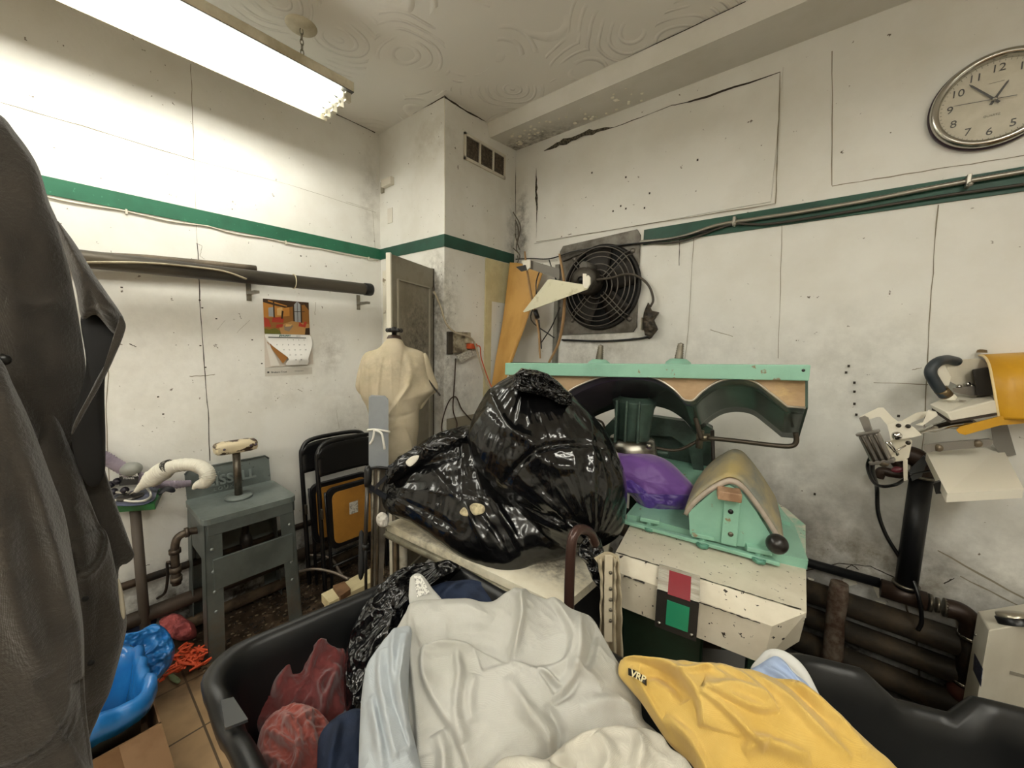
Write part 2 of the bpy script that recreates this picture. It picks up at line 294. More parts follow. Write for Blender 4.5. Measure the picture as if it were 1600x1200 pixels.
# flaked plaster near the skirting
for p in [((1316, 905), (1328, 895), (1340, 912), (1322, 916)), ((1362, 912), (1375, 905), (1384, 925), (1372, 934)), ((1368, 938), (1384, 942), (1380, 952)), ((1262, 902), (1272, 905), (1268, 916))]:
    m.prism([W(*q, y=YB-.001) for q in p], (0, -.006, 0), 3)
struct(m.build('wall_back', [wallB, crl, crk, wht, mould], fixed=True))
struct(M().box((XR, YF, 0), (XR+.1, YB, ZC)).build('wall_right', plain, fixed=True))
struct(M().box((XL, YF-.1, 0), (XR, YF, ZC)).build('wall_front', plain, fixed=True))
struct(M().box((XL, YF, -.1), (XR, YB, 0)).build('floor', floorm, fixed=True))
m = M(); m.box((XL-.1, YF-.1, ZC), (XR+.1, YB+.1, ZC+.1)); struct(m.build('ceiling', ceilm, fixed=True))
# bulkhead beam along the back wall
m = M(); m.prism([(CX, 1.93, ZC), (CX, 1.957, 2.87), (CX, YB, 2.89), (CX, YB, ZC)], (XR-CX, 0, 0))
for i in range(60):                             # blistered paint near the corner
    t_ = rng.rand()**1.3; c = A((-1.78+.9*t_, rng.uniform(1.99, 2.2), 2.877)); m.ball(c, rng.uniform(.004, .014), 5, 1, (1, 1, .3))
crack(m, [(764, 192), (850, 155), (1000, 80), (1165, 2)], [.006, .003, .006, .004], 2, z=2.9498)
struct(m.build('trim_1', [pm('paint_beam', 'dedcd5', .6, var='d7d5cc', vscale=5, bump=.2, spots=[((-1.7, 2.2, 2.87), (.5, .2, .2), .9, 30, '3a342a')]), wht, crk], fixed=True))
# boxed column
m = M(); m.box((XL, CY, 0), (CX, YB, ZC))
crack(m, [(586, 207), (640, 180), (694, 151)], [.006, .01, .012], 1, y=CY); crack(m, [(694, 151), (730, 175), (762, 191), (775, 212), (806, 233)], [.012, .008, .01, .014, .02], 1, x=CX)
crack(m, [(588, 208), (587, 300), (590, 400)], .004, 2, y=CY)
crack(m, [(598, 433), (612, 435)], .003, 2, y=CY); crack(m, [(694, 152), (695, 380)], .005, 3, x=CX)
m.box((CX, 1.93, 0), (CX+.012, 1.99, 2.1), 4); m.box((CX, 1.99, 0), (CX+.006, YB, 1.84), 0); m.box((CX, 1.99, 1.82), (CX+.010, YB, 2.1), 4)
m.box((CX, 1.60, .98), (CX+.008, 1.93, 1.05), 2)
struct(m.build('wall_column', [wallC, crk, crl, wht, pm('paint_cream', 'd2c9a0', .6, var='c6bc93', vscale=12)], fixed=True))
# green stripe
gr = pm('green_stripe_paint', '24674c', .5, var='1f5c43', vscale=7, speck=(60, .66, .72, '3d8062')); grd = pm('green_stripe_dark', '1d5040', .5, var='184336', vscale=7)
struct(M().box((XL, YF, 2.106), (XL+.006, CY, 2.178)).build('trim_2', gr, fixed=True, bevel=.001))
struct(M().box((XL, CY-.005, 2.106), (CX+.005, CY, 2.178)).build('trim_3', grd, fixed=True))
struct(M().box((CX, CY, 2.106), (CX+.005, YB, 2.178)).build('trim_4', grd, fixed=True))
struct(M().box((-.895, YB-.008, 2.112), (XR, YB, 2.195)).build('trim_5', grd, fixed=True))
# ================================================================ light fittings
tubem = pm('lit_tube', 'fdfbf0', .3, emit=TUBE_POWER); tubeo = pm('lit_tube_strong', 'fdfaee', .3, emit=TUBE_POWER_REAR); whm = pm('enamel_dirty', 'd9d2bd', .45, var='b3a98f', vscale=6)  # tubes of the unseen fittings set stronger to even out the light
def fixture(x0, y1, lab, zt=2.785, ln=2.42, tm=None, sc='fluorescent_fixture'):
    """strip light along Y, tubes under a white tray, end at y1"""
    t = thing(sc, lab, 'ceiling light', (x0, y1-ln/2, zt)); wl, wr = -.165, .105; zu = zt-.055
    m = M(); m.box((x0-.055, y1-ln, zt-.05), (x0+.055, y1, zt))
    m.prism([(x0-.055, y1, zt-.03), (x0+wl, y1, zu-.01), (x0+wl-.012, y1, zt-.105), (x0+wl-.016, y1, zt-.103), (x0+wl-.004, y1, zu-.004), (x0-.055, y1, zt-.02)], (0, -ln, 0))
    m.prism([(x0+.055, y1, zt-.0), (x0+wr, y1, zt-.02), (x0+wr, y1, zt-.062), (x0+.055, y1, zt-.055)], (0, -ln, 0))
    m.prism([(x0+wl, y1, zu-.006), (x0+wr, y1, zu-.006), (x0+wr, y1, zu-.010), (x0+wl, y1, zu-.010)], (0, -ln, 0), 1)
    m.build('housing', [whm, pm('reflector_grey', '45443f', .5)], t, bevel=.002)
    for k, dx in enumerate((-.135, -.065, .005, .075)):
        m = M(); m.cyl((x0+dx, y1-.05, zt-.085), (x0+dx, y1-ln+.05, zt-.085), .0145, n=16); m.build('tube', tm or tubem, t)
        m = M(); m.box((x0+dx-.010, y1-.03, zt-.105), (x0+dx+.010, y1-.005, zt-.06)); m.cyl((x0+dx, y1-.05, zt-.085), (x0+dx, y1-.022, zt-.085), .013, n=12); m.build('lamp_holder', pm('holder_white', 'cfcab8', .5), t)
    for yy in ((y1-.19), (y1-ln+.3)):
        m = M(); m.lathe([(.0, -.012), (.05, -.012), (.064, -.004), (.066, 0)], (x0, yy, ZC-.0005), n=32); m.build('canopy', whm, t)
        m = M(); z = ZC-.012; k = 0
        while z > zt+.01:
            ax = (1, 0, 0) if k % 2 else (0, 1, 0); c = A((x0, yy, z-.012)); u = A(ax)
            m.tube([c+.007*math.cos(a)*u+A((0, 0, .015*math.sin(a))) for a in np.linspace(0, 2*math.pi, 10, endpoint=False)], .002, 6, closed=True); z -= .022; k += 1
        m.build('chain', pm('chain_steel', '8f897a', .35, .8), t)
    m = M(); m.box((x0+.0555, y1-.17, zt-.045), (x0+.057, y1-.09, zt-.005)); m.build('label_patch', pm('brown_tape', '8e7c55', .7), t)
    return t
fixture(-1.992, 1.035, 'four-tube fluorescent strip light hung on a chain below the swirled ceiling')
fixture(-.1, -1.0, 'second fluorescent strip light, unseen, added behind the viewer for fill light', tm=tubeo)  # unseen fitting, added for its fill light on the room
fixture(.95, .75, 'third fluorescent strip light, overhead to the right of the viewer', tm=tubeo)
# ================================================================ soft shapes: cloth, bags
FOLD = 1.
def foldmap(Q, folds, n, tow):
    """displacement of points Q (k,3) by folds lying on their plane; tow maps a pixel to the plane"""
    D = np.zeros(len(Q)); n = A(n)
    folds = [(f[0], f[1]*FOLD, f[2]*(FOLD**-.5 if (len(f) < 4 or f[3] == 'r') else 1))+tuple(f[3:]) for f in folds]
    for fo in folds:
        pts, h, wd = fo[0], fo[1], fo[2]; kind = fo[3] if len(fo) > 3 else 'r'; tp = fo[4] if len(fo) > 4 else .5
        P = cat([tow(*p) for p in pts], 4) if len(pts) > 2 else [tow(*p) for p in pts]; P = A(P)
        L_ = np.r_[0, np.cumsum(np.linalg.norm(np.diff(P, axis=0), axis=1))]; best = np.full(len(Q), 1e9); sg = np.zeros(len(Q)); tt = np.zeros(len(Q))
        for i in range(len(P)-1):
            d = P[i+1]-P[i]; ll = np.dot(d, d)+1e-12; u = np.clip((Q-P[i])@d/ll, 0, 1); v = Q-P[i]-u[:, None]*d; dist = np.linalg.norm(v, axis=1)
            k = dist < best; best[k] = dist[k]; sg[k] = np.sign(np.cross(d, v[k])@n); tt[k] = (L_[i]+u[k]*(L_[i+1]-L_[i]))/L_[-1]
        tap = np.clip(np.sin(np.pi*np.clip(tt, 0, 1)), 0, 1)**tp if tp > 0 else 1
        if kind == 'r': D += h*np.exp(-(best/wd)**2)*tap
        elif kind == 's': ds = best*sg; D += h*tap/(1+np.exp(-np.clip(ds/.0022, -30, 30)))*np.exp(-np.maximum(ds, 0)/wd)*np.exp(-(np.maximum(-ds, 0)/.004)**2)
    return D
def plane(P0, n=None):
    P0 = A(P0, float)
    if n is None: n = CAM-P0
    return (P0, nrm(n))
def resample(P, k):
    P = A(P); Lc = np.r_[0, np.cumsum(np.linalg.norm(np.diff(np.vstack([P, P[:1]]), axis=0), axis=1))]; PP = np.vstack([P, P[:1]]); q = np.linspace(0, Lc[-1], k, endpoint=False)
    return np.stack([np.interp(q, Lc, PP[:, i]) for i in range(3)], 1)
def puff(name, out, pl, front, back, mats, parent=None, rings=36, segs=120, folds=(), nz=(), pw=.5, smooth=True, cen=None, fn=None, mirror=False, sub=0, closed=True, tilt=None):
    P0, n = pl; tow = lambda x, y: W(x, y, pl=(P0, n)); n = nrm(n)
    if np.dot(CAM-P0, n) < 0: n = -n
    P = [tow(*p) for p in out] if len(out[0]) == 2 else out
    P = resample(cat(P, 5, True) if smooth else P, segs); c = A(tow(*cen)) if cen is not None else P.mean(0)
    u = np.linspace(0, 1, rings+1)[1:]; s_ = np.sin(u*math.pi/2)**.9
    def side(sign, dep):
        G = c+(P[None]-c)*s_[:, None, None]; base = dep*(1-s_**2)**pw; Q = G.reshape(-1, 3); D = np.repeat(base, segs)
        w_ = np.clip((1-np.repeat(s_, segs))*12, 0, 1)
        if sign > 0 or mirror: D = D+foldmap(Q, folds, n, tow)*np.clip(w_+.25, 0, 1)
        for a_, sc_, kind in nz:
            q3 = Q+n*D[:, None]*sign
            if hasattr(sc_, '__len__'): q3 = q3*A(sc_); sc_ = 1
            D = D+a_*(rdg(q3, sc_) if kind == 'r' else fbm(q3, sc_))*np.clip(w_+.3, 0, 1)
        if fn is not None: D = D+fn(Q, np.repeat(s_, segs), sign)
        off = n*sign*D[:, None]
        if tilt is not None: off = off + A(tilt)*(np.repeat(1-s_**2, segs))[:, None]
        Q2 = Q+off; c2 = c+n*sign*(D[:segs].mean())
        if tilt is not None: c2 = c2+A(tilt)
        return Q2.reshape(rings, segs, 3), c2
    m = M(); G, cc = side(1, front); m.grid(G, wrap=True, sm=True); b = len(m.v); m.add([cc], []); m.f += [(b, j, (j+1) % segs) for j in range(segs)]; m.m += [0]*segs; m.s += [True]*segs
    if closed:
        G2, c2 = side(-1, back); G2[-1] = G[-1]; e = len(m.v); m.grid(G2, wrap=True, sm=True, flip=True); b = len(m.v); m.add([c2], []); m.f += [(b, e+(j+1) % segs, e+j) for j in range(segs)]; m.m += [0]*segs; m.s += [True]*segs
    else: pass
    o = m.build(name, mats, parent, sub=sub, solid=0 if closed else .003)
    # orientation and seam clean-up
    import bmesh
    bm = bmesh.new(); bm.from_mesh(o.data); bmesh.ops.remove_doubles(bm, verts=bm.verts, dist=.0003); bmesh.ops.recalc_face_normals(bm, faces=bm.faces); bm.to_mesh(o.data); bm.free()
    for p in o.data.polygons: p.use_smooth = True
    return o
def sheet(name, rows, mats, parent=None, nz=(), solid=.002, n1=60, n2=60, fn=None, disp=None):
    """cloth sheet through a net of control points rows[i][j] (3D)"""
    Rw = [cat(r, 8) for r in rows]; k = len(Rw[0]); G = A([cat([Rw[i][j] for i in range(len(Rw))], 8) for j in range(k)]); G = np.swapaxes(G, 0, 1)
    def up(Gm, k1, k2):
        a, b = Gm.shape[:2]; ia = np.linspace(0, a-1, k1); ib = np.linspace(0, b-1, k2); i0 = np.minimum(ia.astype(int), a-2); j0 = np.minimum(ib.astype(int), b-2); fa = (ia-i0)[:, None, None]; fb = (ib-j0)[None, :, None]
        return Gm[i0][:, j0]*(1-fa)*(1-fb)+Gm[i0+1][:, j0]*fa*(1-fb)+Gm[i0][:, j0+1]*(1-fa)*fb+Gm[i0+1][:, j0+1]*fa*fb
    G = up(G, n1, n2); nn = np.cross(np.gradient(G, axis=0), np.gradient(G, axis=1)); nn /= np.linalg.norm(nn, axis=2, keepdims=True)+1e-9
    vv = CAM-G.mean((0, 1))
    if np.dot(nn.mean((0, 1)), vv) < 0: nn = -nn
    D = 0
    for a_, sc_, kind in nz:
        q = G*A(sc_) if hasattr(sc_, '__len__') else G*sc_; D = D+a_*(rdg(q) if kind == 'r' else fbm(q))
    if fn is not None:
        U, V_ = np.meshgrid(np.linspace(0, 1, n1), np.linspace(0, 1, n2), indexing='ij'); D = D+fn(U, V_)
    if not np.isscalar(D): G = G+nn*D[..., None]
    return M().grid(G).build(name, mats, parent, solid=solid)
# ================================================================ things on the walls
steel = pm('steel_dull', '8c877b', .4, .85, var='5d574b', vscale=9); blk = pm('black_enamel', '0c0c0d', .35); ironp = pm('dark_iron_pipe', '2b2622', .5, .5, var='46382b', vscale=9, bump=.3, bscale=60)
# clock
K = A((.352, YB, 2.437)); ny = A((0, -1., 0)); RX = A((1., 0, 0)); RZ = A((0, 0, 1.))
t = thing('wall_clock', 'round silver-rimmed wall clock on the white wall above the green stripe', 'clock', (K[0], YB, K[2]-.16))
m = M(); m.lathe([(0, 0), (.158, 0), (.162, .01), (.162, .022), (.156, .026)], K, ny, 72); m.build('case', pm('clock_purple_edge', '3b2c36', .35, .4), t)
m = M(); m.lathe([(.158, .022), (.158, .034), (.150, .044), (.139, .044), (.134, .034), (.132, .018)], K, ny, 72); m.build('rim', pm('clock_silver', 'b9b6ae', .18, 1), t)
m = M(); m.lathe([(0, .018), (.134, .018)], K, ny, 72); dial = m.build('dial', pm('clock_dial', 'c9c3b1', .6, var='beb8a5', vscale=20), t)
ink = pm('clock_ink', '2b2a26', .5); c0 = K+ny*.019
for h in range(1, 13):
    a = math.radians(90-30*h); text('numeral', str(h), .036, c0+.105*(math.cos(a)*RX+math.sin(a)*RZ), RX, RZ, ink, dial)
m = M()
for h in range(60):
    a = math.radians(6*h); d = math.cos(a)*RX+math.sin(a)*RZ; m.bar(c0+d*.125, c0+d*(.130), .0012, .0006, up=ny)
mk = m.build('minute_marks', ink, dial); mk['kind'] = 'stuff'
text('dial_maker_name', '~~~~', .016, c0+RZ*.06, RX, RZ, pm('faded_ink', '8d8878', .6), dial); text('dial_small_print', 'QUARTZ', .010, c0-RZ*.05, RX, RZ, MATS['faded_ink'], dial)
def hand(nm, p, ln, tail, wd, off):
    d = nrm(p); d = A(d); m = M(); q = np.cross(d, ny); o = K+ny*off; m.prism([o-d*tail+q*wd*.5, o-d*tail-q*wd*.5, o+d*ln*.9-q*wd*.35, o+d*ln, o+d*ln*.9+q*wd*.35], ny*.0015); m.build(nm, ink, t)
hand('hour_hand', (.027, 0, .055), .062, .016, .008, .022); hand('minute_hand', (-.065, 0, .071), .098, .018, .007, .025); hand('second_hand', (-.087, 0, .008), .1, .05, .0018, .028)
M().lathe([(.0, .034), (.006, .033), (.006, .02)], K, ny, 16).build('hand_boss', MATS['clock_silver'], t)
M().lathe([(0, .0365), (.134, .0345)], K, ny, 72).build('glass', pm('clock_glass', 'ffffff', .03, alpha=.07, spec=.6), t)
# vent grille
t = thing('vent_grille', 'white three-section air vent high on the column face', 'vent', (CX, 1.915, 2.66))
g0 = pm('vent_mesh', '4a4238', .8, var='6a5f50', vscale=60); vf = pm('vent_frame', 'd5d0c2', .5)
m = M(); m.box((CX, 1.725, 2.655), (CX+.012, 2.105, 2.672)); m.box((CX, 1.725, 2.795), (CX+.012, 2.105, 2.812))
for y in (1.725, 1.853, 1.978, 2.093): m.box((CX, y, 2.655), (CX+.012, y+.014, 2.812))
m.build('frame', vf, t, bevel=.001)
for y in (1.739, 1.867, 1.992):
    m = M(); m.box((CX+.001, y, 2.672), (CX+.004, y+.112 if y < 1.9 else y+.101, 2.795))
    for i in range(9): m.box((CX+.004, y, 2.677+i*.0135), (CX+.007, y+.11, 2.680+i*.0135))
    m.build('louvre_panel', g0, t)
# small fittings on column
t = thing('door_sensor', 'small white sensor box near the top of the column by the left wall', 'sensor', (-2.43, CY, 2.56))
M().box((-2.49, CY-.03, 2.575), (-2.375, CY, 2.625)).build('housing', vf, t, bevel=.004); M().box((-2.525, CY-.012, 2.55), (-2.492, CY, 2.622)).build('bracket', pm('dirty_plastic', '9a9484', .6), t, bevel=.002)
tag(M().box((-2.455, CY-.006, 2.335), (-2.395, CY, 2.435)).build('blank_plate', pm('painted_plate', 'd8d4ca', .55), bevel=.003), 'painted-over blank wall plate below the sensor box on the column', 'wall plate')
# horizontal insulated pipe on left wall
t = thing('overhead_pipe', 'thick dusty black pipe running along the left wall under the green stripe', 'pipe', (-2.43, .6, 1.8))
m = M(); m.cyl((-2.44, -2.6, 1.80), (-2.44, 1.43, 1.872), .037, n=28); m.build('pipe_run', pm('black_pipe_dusty', '34302c', .45, .2, var='5d5548', vscale=7, stretch=(1, .2, 1)), t)
M().lathe([(0, 0), (.038, 0), (.041, -.01), (.041, -.05), (.037, -.055)], (-2.44, 1.435, 1.872), (0, 1, .018), 28).build('end_cap', blk, t)
M().tube([A((-2.44, .945, 1.8635))+.039*A((math.cos(a), 0, math.sin(a))) for a in np.linspace(0, 2*math.pi, 24, endpoint=False)], .003, 6, closed=True).build('tie_wire', pm('pale_string', 'c9bfa0', .8), t)
pth = cat([W(*p, x=-2.395) for p in ((-60, 414), (60, 412), (150, 410), (230, 411), (300, 417), (350, 424), (385, 436))], 5)
tag(M().tube(pth, .010, 8, flat=.5).build('bent_trim_strip', pm('beige_strip', 'b5aa90', .6, var='8b8069', vscale=9)), 'beige flexible strip bowed over the black pipe on the left wall', 'trim strip')
tag(M().tube([W(*p, x=-2.505) for p in ((20, 388), (150, 400), (230, 404), (330, 413), (400, 420))], .018, 10).build('wooden_rod', pm('dusty_rod', '6e6253', .8, var='534a3e', vscale=12)), 'dusty wooden rod lying behind the black pipe on the left wall', 'rod')
for yy in (-.4, .75, 1.40):
    m = M(); m.box((XL, yy-.012, 1.775), (-2.42, yy+.012, 1.79)); m.box((XL, yy-.012, 1.74), (XL+.004, yy+.012, 1.84))
    tag(m.build('pipe_bracket', steel), 'steel bracket carrying the black pipe on the left wall', 'bracket', 'pipe brackets on the left wall')
# white cable under left stripe
pth = []
for i, y in enumerate(np.linspace(-1.6, 1.55, 40)): pth.append((XL+.006, y, 2.096+.004*math.sin(i*1.7)+(.004 if i % 9 == 0 else 0)-.000*i))
t = thing('stripe_cable', 'thin white cable pinned along the lower edge of the left green stripe', 'cable', (XL, 0, 2.09)); M().tube(cat(pth, 3), .0035, 6).build('wire', pm('cable_white', 'cfc9b8', .5), t)
for y in (.28, .95, 1.48): M().box((XL, y-.004, 2.086), (XL+.013, y+.004, 2.108)).build('clip', MATS['cable_white'], t)
# calendar
t = thing('wall_calendar', 'wall calendar open at January with a lodge interior picture on the left wall', 'calendar', (XL, .945, 1.32))
X0 = XL+.003; c_ = {k: pm('cal_'+k, v, .35) for k, v in dict(wood='9a6830', amber='c98a3c', dark='3f2c1c', red='b8402c', glass='a9adb0', stone='8d7f70', green='6a6a28', rug='b98d57', white='e9e8e4', ink='3b3b3b', teal='2e6b60', lite='e0b878').items()}
CC = lambda u, v, d=0: A((X0+d, .818+u*.252, 1.5605+v*.1995))      # picture page coordinates
ms = [c_[k] for k in ('wood', 'amber', 'dark', 'red', 'glass', 'stone', 'green', 'rug', 'lite')]; m = M(); m.prism([CC(0, 0), CC(1, 0), CC(1, 1), CC(0, 1)], (.001, 0, 0))
shapes = [(1, [(.0, .45), (.3, .5), (.55, .55), (.55, .85), (.3, .8), (0, .9)]), (8, [(.28, .55), (.4, .55), (.4, .8), (.28, .75)]), (2, [(0, .9), (.45, .78), (.9, .92), (1, .75), (1, 1), (0, 1)]), (1, [(.1, .93), (.5, .82), (.5, .85), (.1, .97)]), (4, [(.66, .38), (.8, .38), (.8, .92), (.73, 1), (.66, .9)]), (2, [(.63, .36), (.66, .36), (.66, .95), (.63, .9)]), (2, [(.725, .38), (.735, .38), (.735, .98), (.725, .98)]), (2, [(.8, .36), (.83, .36), (.83, .88), (.8, .95)]), (2, [(.63, .68), (.9, .7), (.9, .72), (.63, .7)]),
 (4, [(.1, .5), (.2, .5), (.2, .78), (.1, .75)]), (2, [(.2, .45), (.23, .45), (.23, .95), (.2, .95)]), (7, [(.35, 0), (1, 0), (1, .33), (.6, .4), (.3, .25)]), (3, [(.16, .34), (.4, .34), (.42, .45), (.36, .5), (.18, .47)]), (3, [(0, .2), (.14, .2), (.1, .42), (0, .48)]), (3, [(.24, .18), (.38, .2), (.4, .3), (.26, .28)]), (3, [(.74, .25), (.9, .22), (.94, .4), (.88, .4), (.85, .3), (.76, .38)]), (5, [(.42, .12), (.52, .08), (.62, .25), (.55, .32), (.42, .25)]), (8, [(.44, .22), (.56, .24), (.6, .3), (.46, .3)]), (6, [(0, 0), (.34, 0), (.32, .1), (.22, .17), (.1, .12), (0, .15)]), (2, [(.88, 0), (1, 0), (1, .22), (.9, .2)]), (2, [(.36, .45), (.39, .45), (.42, .68), (.38, .7)])]
for i, (k, pg) in enumerate(shapes): m.prism([CC(a, b, .001+.00012*i) for a, b in pg], (.0003, 0, 0), k)
m.build('picture_page', ms, t)
# curled month page: narrows and bulges toward the bottom
rowd = [(0, 0, 1, 0), (.15, .01, 1.02, .002), (.3, .09, 1.03, .008), (.45, .20, .99, .018), (.6, .32, .94, .028), (.75, .45, .89, .034), (.82, .46, .88, .036), (.88, .40, .91, .03), (1, .38, .87, .022)]
G = A([[(X0+.002+o*(1-.3*abs(2*j/12-1))+ (0), .815+(a+(b-a)*j/12)*.262, 1.5605-v*.188) for j in range(13)] for v, a, b, o in rowd]); mp_ = M().grid(G, sm=True).build('month_page', c_['white'], t, solid=.0006, sub=1)
M().prism([(X0-.001, .818, 1.56), (X0-.001, 1.078, 1.56), (X0-.001, 1.088, 1.375), (X0-.001, .812, 1.362)], (.001, 0, 0)).build('next_page', pm('cal_page2', 'cfc6ba', .4), t)
m = M(); m.prism([(X0+.003, .825, 1.515), (X0+.022, .935, 1.435), (X0+.02, .93, 1.42), (X0+.012, .905, 1.385)], (.001, 0, 0)); m.build('curled_picture', c_['wood'], t)
m = M()
for k in range(3): m.prism([(X0+.002+.002*k, .818+.006*k, 1.545-.01*k), (X0+.002+.002*k, .828+.006*k, 1.52-.01*k), (X0+.006, .862+.014*k, 1.372), (X0+.004, .842+.014*k, 1.370)], (.0006, 0, 0))
m.build('curled_edges', pm('cal_edge', 'dad5cc', .4), t)
text('month_heading', 'JANUARY', .015, (X0+.0055, .925, 1.551), (0, 1, 0), RZ, c_['teal'], mp_, bold=True); text('year_heading', '2025', .013, (X0+.0055, 1.0, 1.550), (0, 1, 0), RZ, pm('cal_grey', '9a9a94', .5), mp_)
M().box((X0+.005, .835, 1.5375), (X0+.0062, 1.045, 1.5425)).build('weekday_band', c_['ink'], mp_)
d_ = 1
for r_ in range(5):
    for cc in range(7):
        if (r_ == 0 and cc < 3) or d_ > 31: continue
        o_ = [.006, .013, .024, .034, .034][r_]
        if (r_ == 0) or (r_ == 1) or (r_ == 2 and cc > 1) or (r_ == 3 and cc in (3, 4, 5)) or (r_ == 4 and cc in (4, 5)): text('day_number', str(d_), .009, (X0+.003+o_, .845+cc*.031, 1.527-r_*.030), (0, 1, 0), RZ, c_['ink'], mp_)
        d_ += 1
M().box((XL+.0005, .812, 1.312), (XL+.0015, 1.078, 1.356)).build('foot_strip', pm('cal_foot', 'c9c5bb', .45), t)
M().box((XL+.0015, .824, 1.330), (XL+.0022, .834, 1.340)).build('foot_square', c_['ink'], t); text('foot_text', 'Brokers Trust', .015, (XL+.002, .887, 1.334), (0, 1, 0), RZ, c_['ink'], t); text('foot_small_text', 'mortgage agents', .008, (XL+.002, 1.0, 1.336), (0, 1, 0), RZ, MATS['cal_grey'], t)
# cabinet door hinged on the column
dr = [A((-1.945, 1.56, 0)), A((-1.79, 1.165, 0))]; dv = nrm(dr[1]-dr[0]); dn = A((-dv[1], dv[0], 0)); dl = np.linalg.norm(dr[1]-dr[0])
if np.dot(dn, CAM-dr[0]) < 0: dn = -dn
t = thing('cabinet_door', 'grey dirty cabinet door standing open from the column', 'door', (dr[0][0], dr[0][1], .12))
dp = pm('door_grey_paint', '8f897a', .6, var='7d7666', vscale=6, spots=[((.1, -.15, 1.4), (.3, .3, .45), .9, 34, '3e362a')]); wd_ = pm('door_white_edge', 'd4cfc0', .55)
ct = (dr[0]+dr[1])/2; m = M(); m.boxo(ct+A((0, 0, 1.05))-dn*.011, (dv, dn, RZ), (dl/2, .011, .93)); m.build('slab', dp, t, bevel=.002)
m = M(); m.boxo(dr[1]+A((0, 0, 1.05))+dv*.004-dn*.011, (dv, dn, RZ), (.006, .014, .935)); m.build('edge_strip', wd_, t, bevel=.002)
m = M()
for a, b in (((.05, .2), (dl-.05, .2)), ((.05, 1.86), (dl-.05, 1.86))): m.bar(dr[0]+dv*a[0]+RZ*a[1]+dn*.002, dr[0]+dv*b[0]+RZ*b[1]+dn*.002, .008, .014, up=dn)
for a in (.05, dl-.05): m.bar(dr[0]+dv*a+RZ*.2+dn*.002, dr[0]+dv*a+RZ*1.86+dn*.002, .008, .014, up=dn)
m.build('panel_moulding', pm('door_moulding', '9c9686', .55), t)
for z in (.5, 1.25, 1.8): M().cyl(dr[0]+RZ*z, dr[0]+RZ*(z+.07), .009, n=10).build('hinge', steel, t)
m = M(); m.box((-1.99, CY-.02, .1), (-1.955, CY, 1.985)); tag(m.build('door_jamb', pm('jamb_dark', '4a4338', .7, var='2c261f', vscale=15)), 'dark narrow door jamb on the column face beside the grey door', 'door jamb')
# flaking white strip on the wall corner left of the door
tag(M().box((-2.5, CY-.02, .3), (-2.43, CY, 2.02)).build('flaked_board', pm('flaked_white', 'ddd8c8', .6, var='8a7d66', vscale=22, vlo=.6, vhi=.66)), 'flaking white board on the column face between left wall and grey door', 'board')
# outlet on column
t = thing('power_outlet', 'grubby electrical outlet box with a loose tag on the column side', 'outlet', (CX, 1.69, 1.47)); X1 = CX
gb = pm('grubby_beige', 'a39a84', .55, var='5b503f', vscale=25)
M().box((X1, 1.595, 1.46), (X1+.015, 1.64, 1.60)).build('wall_plate', pm('outlet_dark', '3b342b', .6), t, bevel=.003); M().box((X1+.002, 1.635, 1.468), (X1+.05, 1.76, 1.60)).build('outlet_box', gb, t, bevel=.006); M().box((X1+.05, 1.70, 1.53), (X1+.075, 1.745, 1.565)).build('white_plug', pm('plug_tan', 'b8ad93', .5), t, bevel=.006)
t = thing('orange_extension_cord', 'orange and white extension cord plugged into the outlet on the column', 'cord', (-1.79, 1.8, 1.2))
M().box((X1+.05, 1.715, 1.495), (X1+.095, 1.775, 1.53)).build('plug', pm('orange_plastic', 'c4532b', .45), t, bevel=.006)
pth = cat([(-1.80, 1.775, 1.51), (-1.77, 1.80, 1.51)]+[W(*p, x=xx) for p, xx in (((752, 560), -1.76), ((762, 590), -1.72), ((770, 610), -1.68), ((780, 640), -1.6), ((790, 660), -1.55))], 6); M().tube(pth, .0038, 8).build('orange_flex', MATS['orange_plastic'], t)
pth = [W(*p, x=xx) for p, xx in (((678, 455), -1.87), ((688, 478), -1.85), ((697, 505), -1.82), ((712, 520), -1.79), ((730, 525), -1.77), ((741, 535), -1.76), ((750, 565), -1.74), ((762, 600), -1.7), ((772, 612), -1.66), ((790, 650), -1.55))]
tag(M().tube(cat(pth, 6), .006, 8).build('white_flex_cord', pm('cord_offwhite', 'a99c85', .5)), 'off-white cord hanging from the door top past the outlet to the black bag', 'cord')
tag(M().tube(cat([W(*p, x=-1.845) for p in ((712, 560), (710, 600), (708, 640), (714, 665), (700, 690), (690, 668), (700, 630), (712, 620), (722, 640), (740, 660), (757, 680))], 6), .004, 8).build('brown_cord', pm('cord_brown', '3f2e22', .6)), 'thin brown cord looped on the column side below the outlet', 'cord')
m = M(); q = [W(*p, x=-1.80) for p in ((712, 556), (720, 566), (746, 552), (742, 543))]; m.prism(q, (.002, 0, 0)); o = m.build('paper_tag', pm('tag_paper', 'cfcbbf', .5, var='8a867c', vscale=90)); tag(o, 'curled white paper tag under the grubby outlet', 'tag')
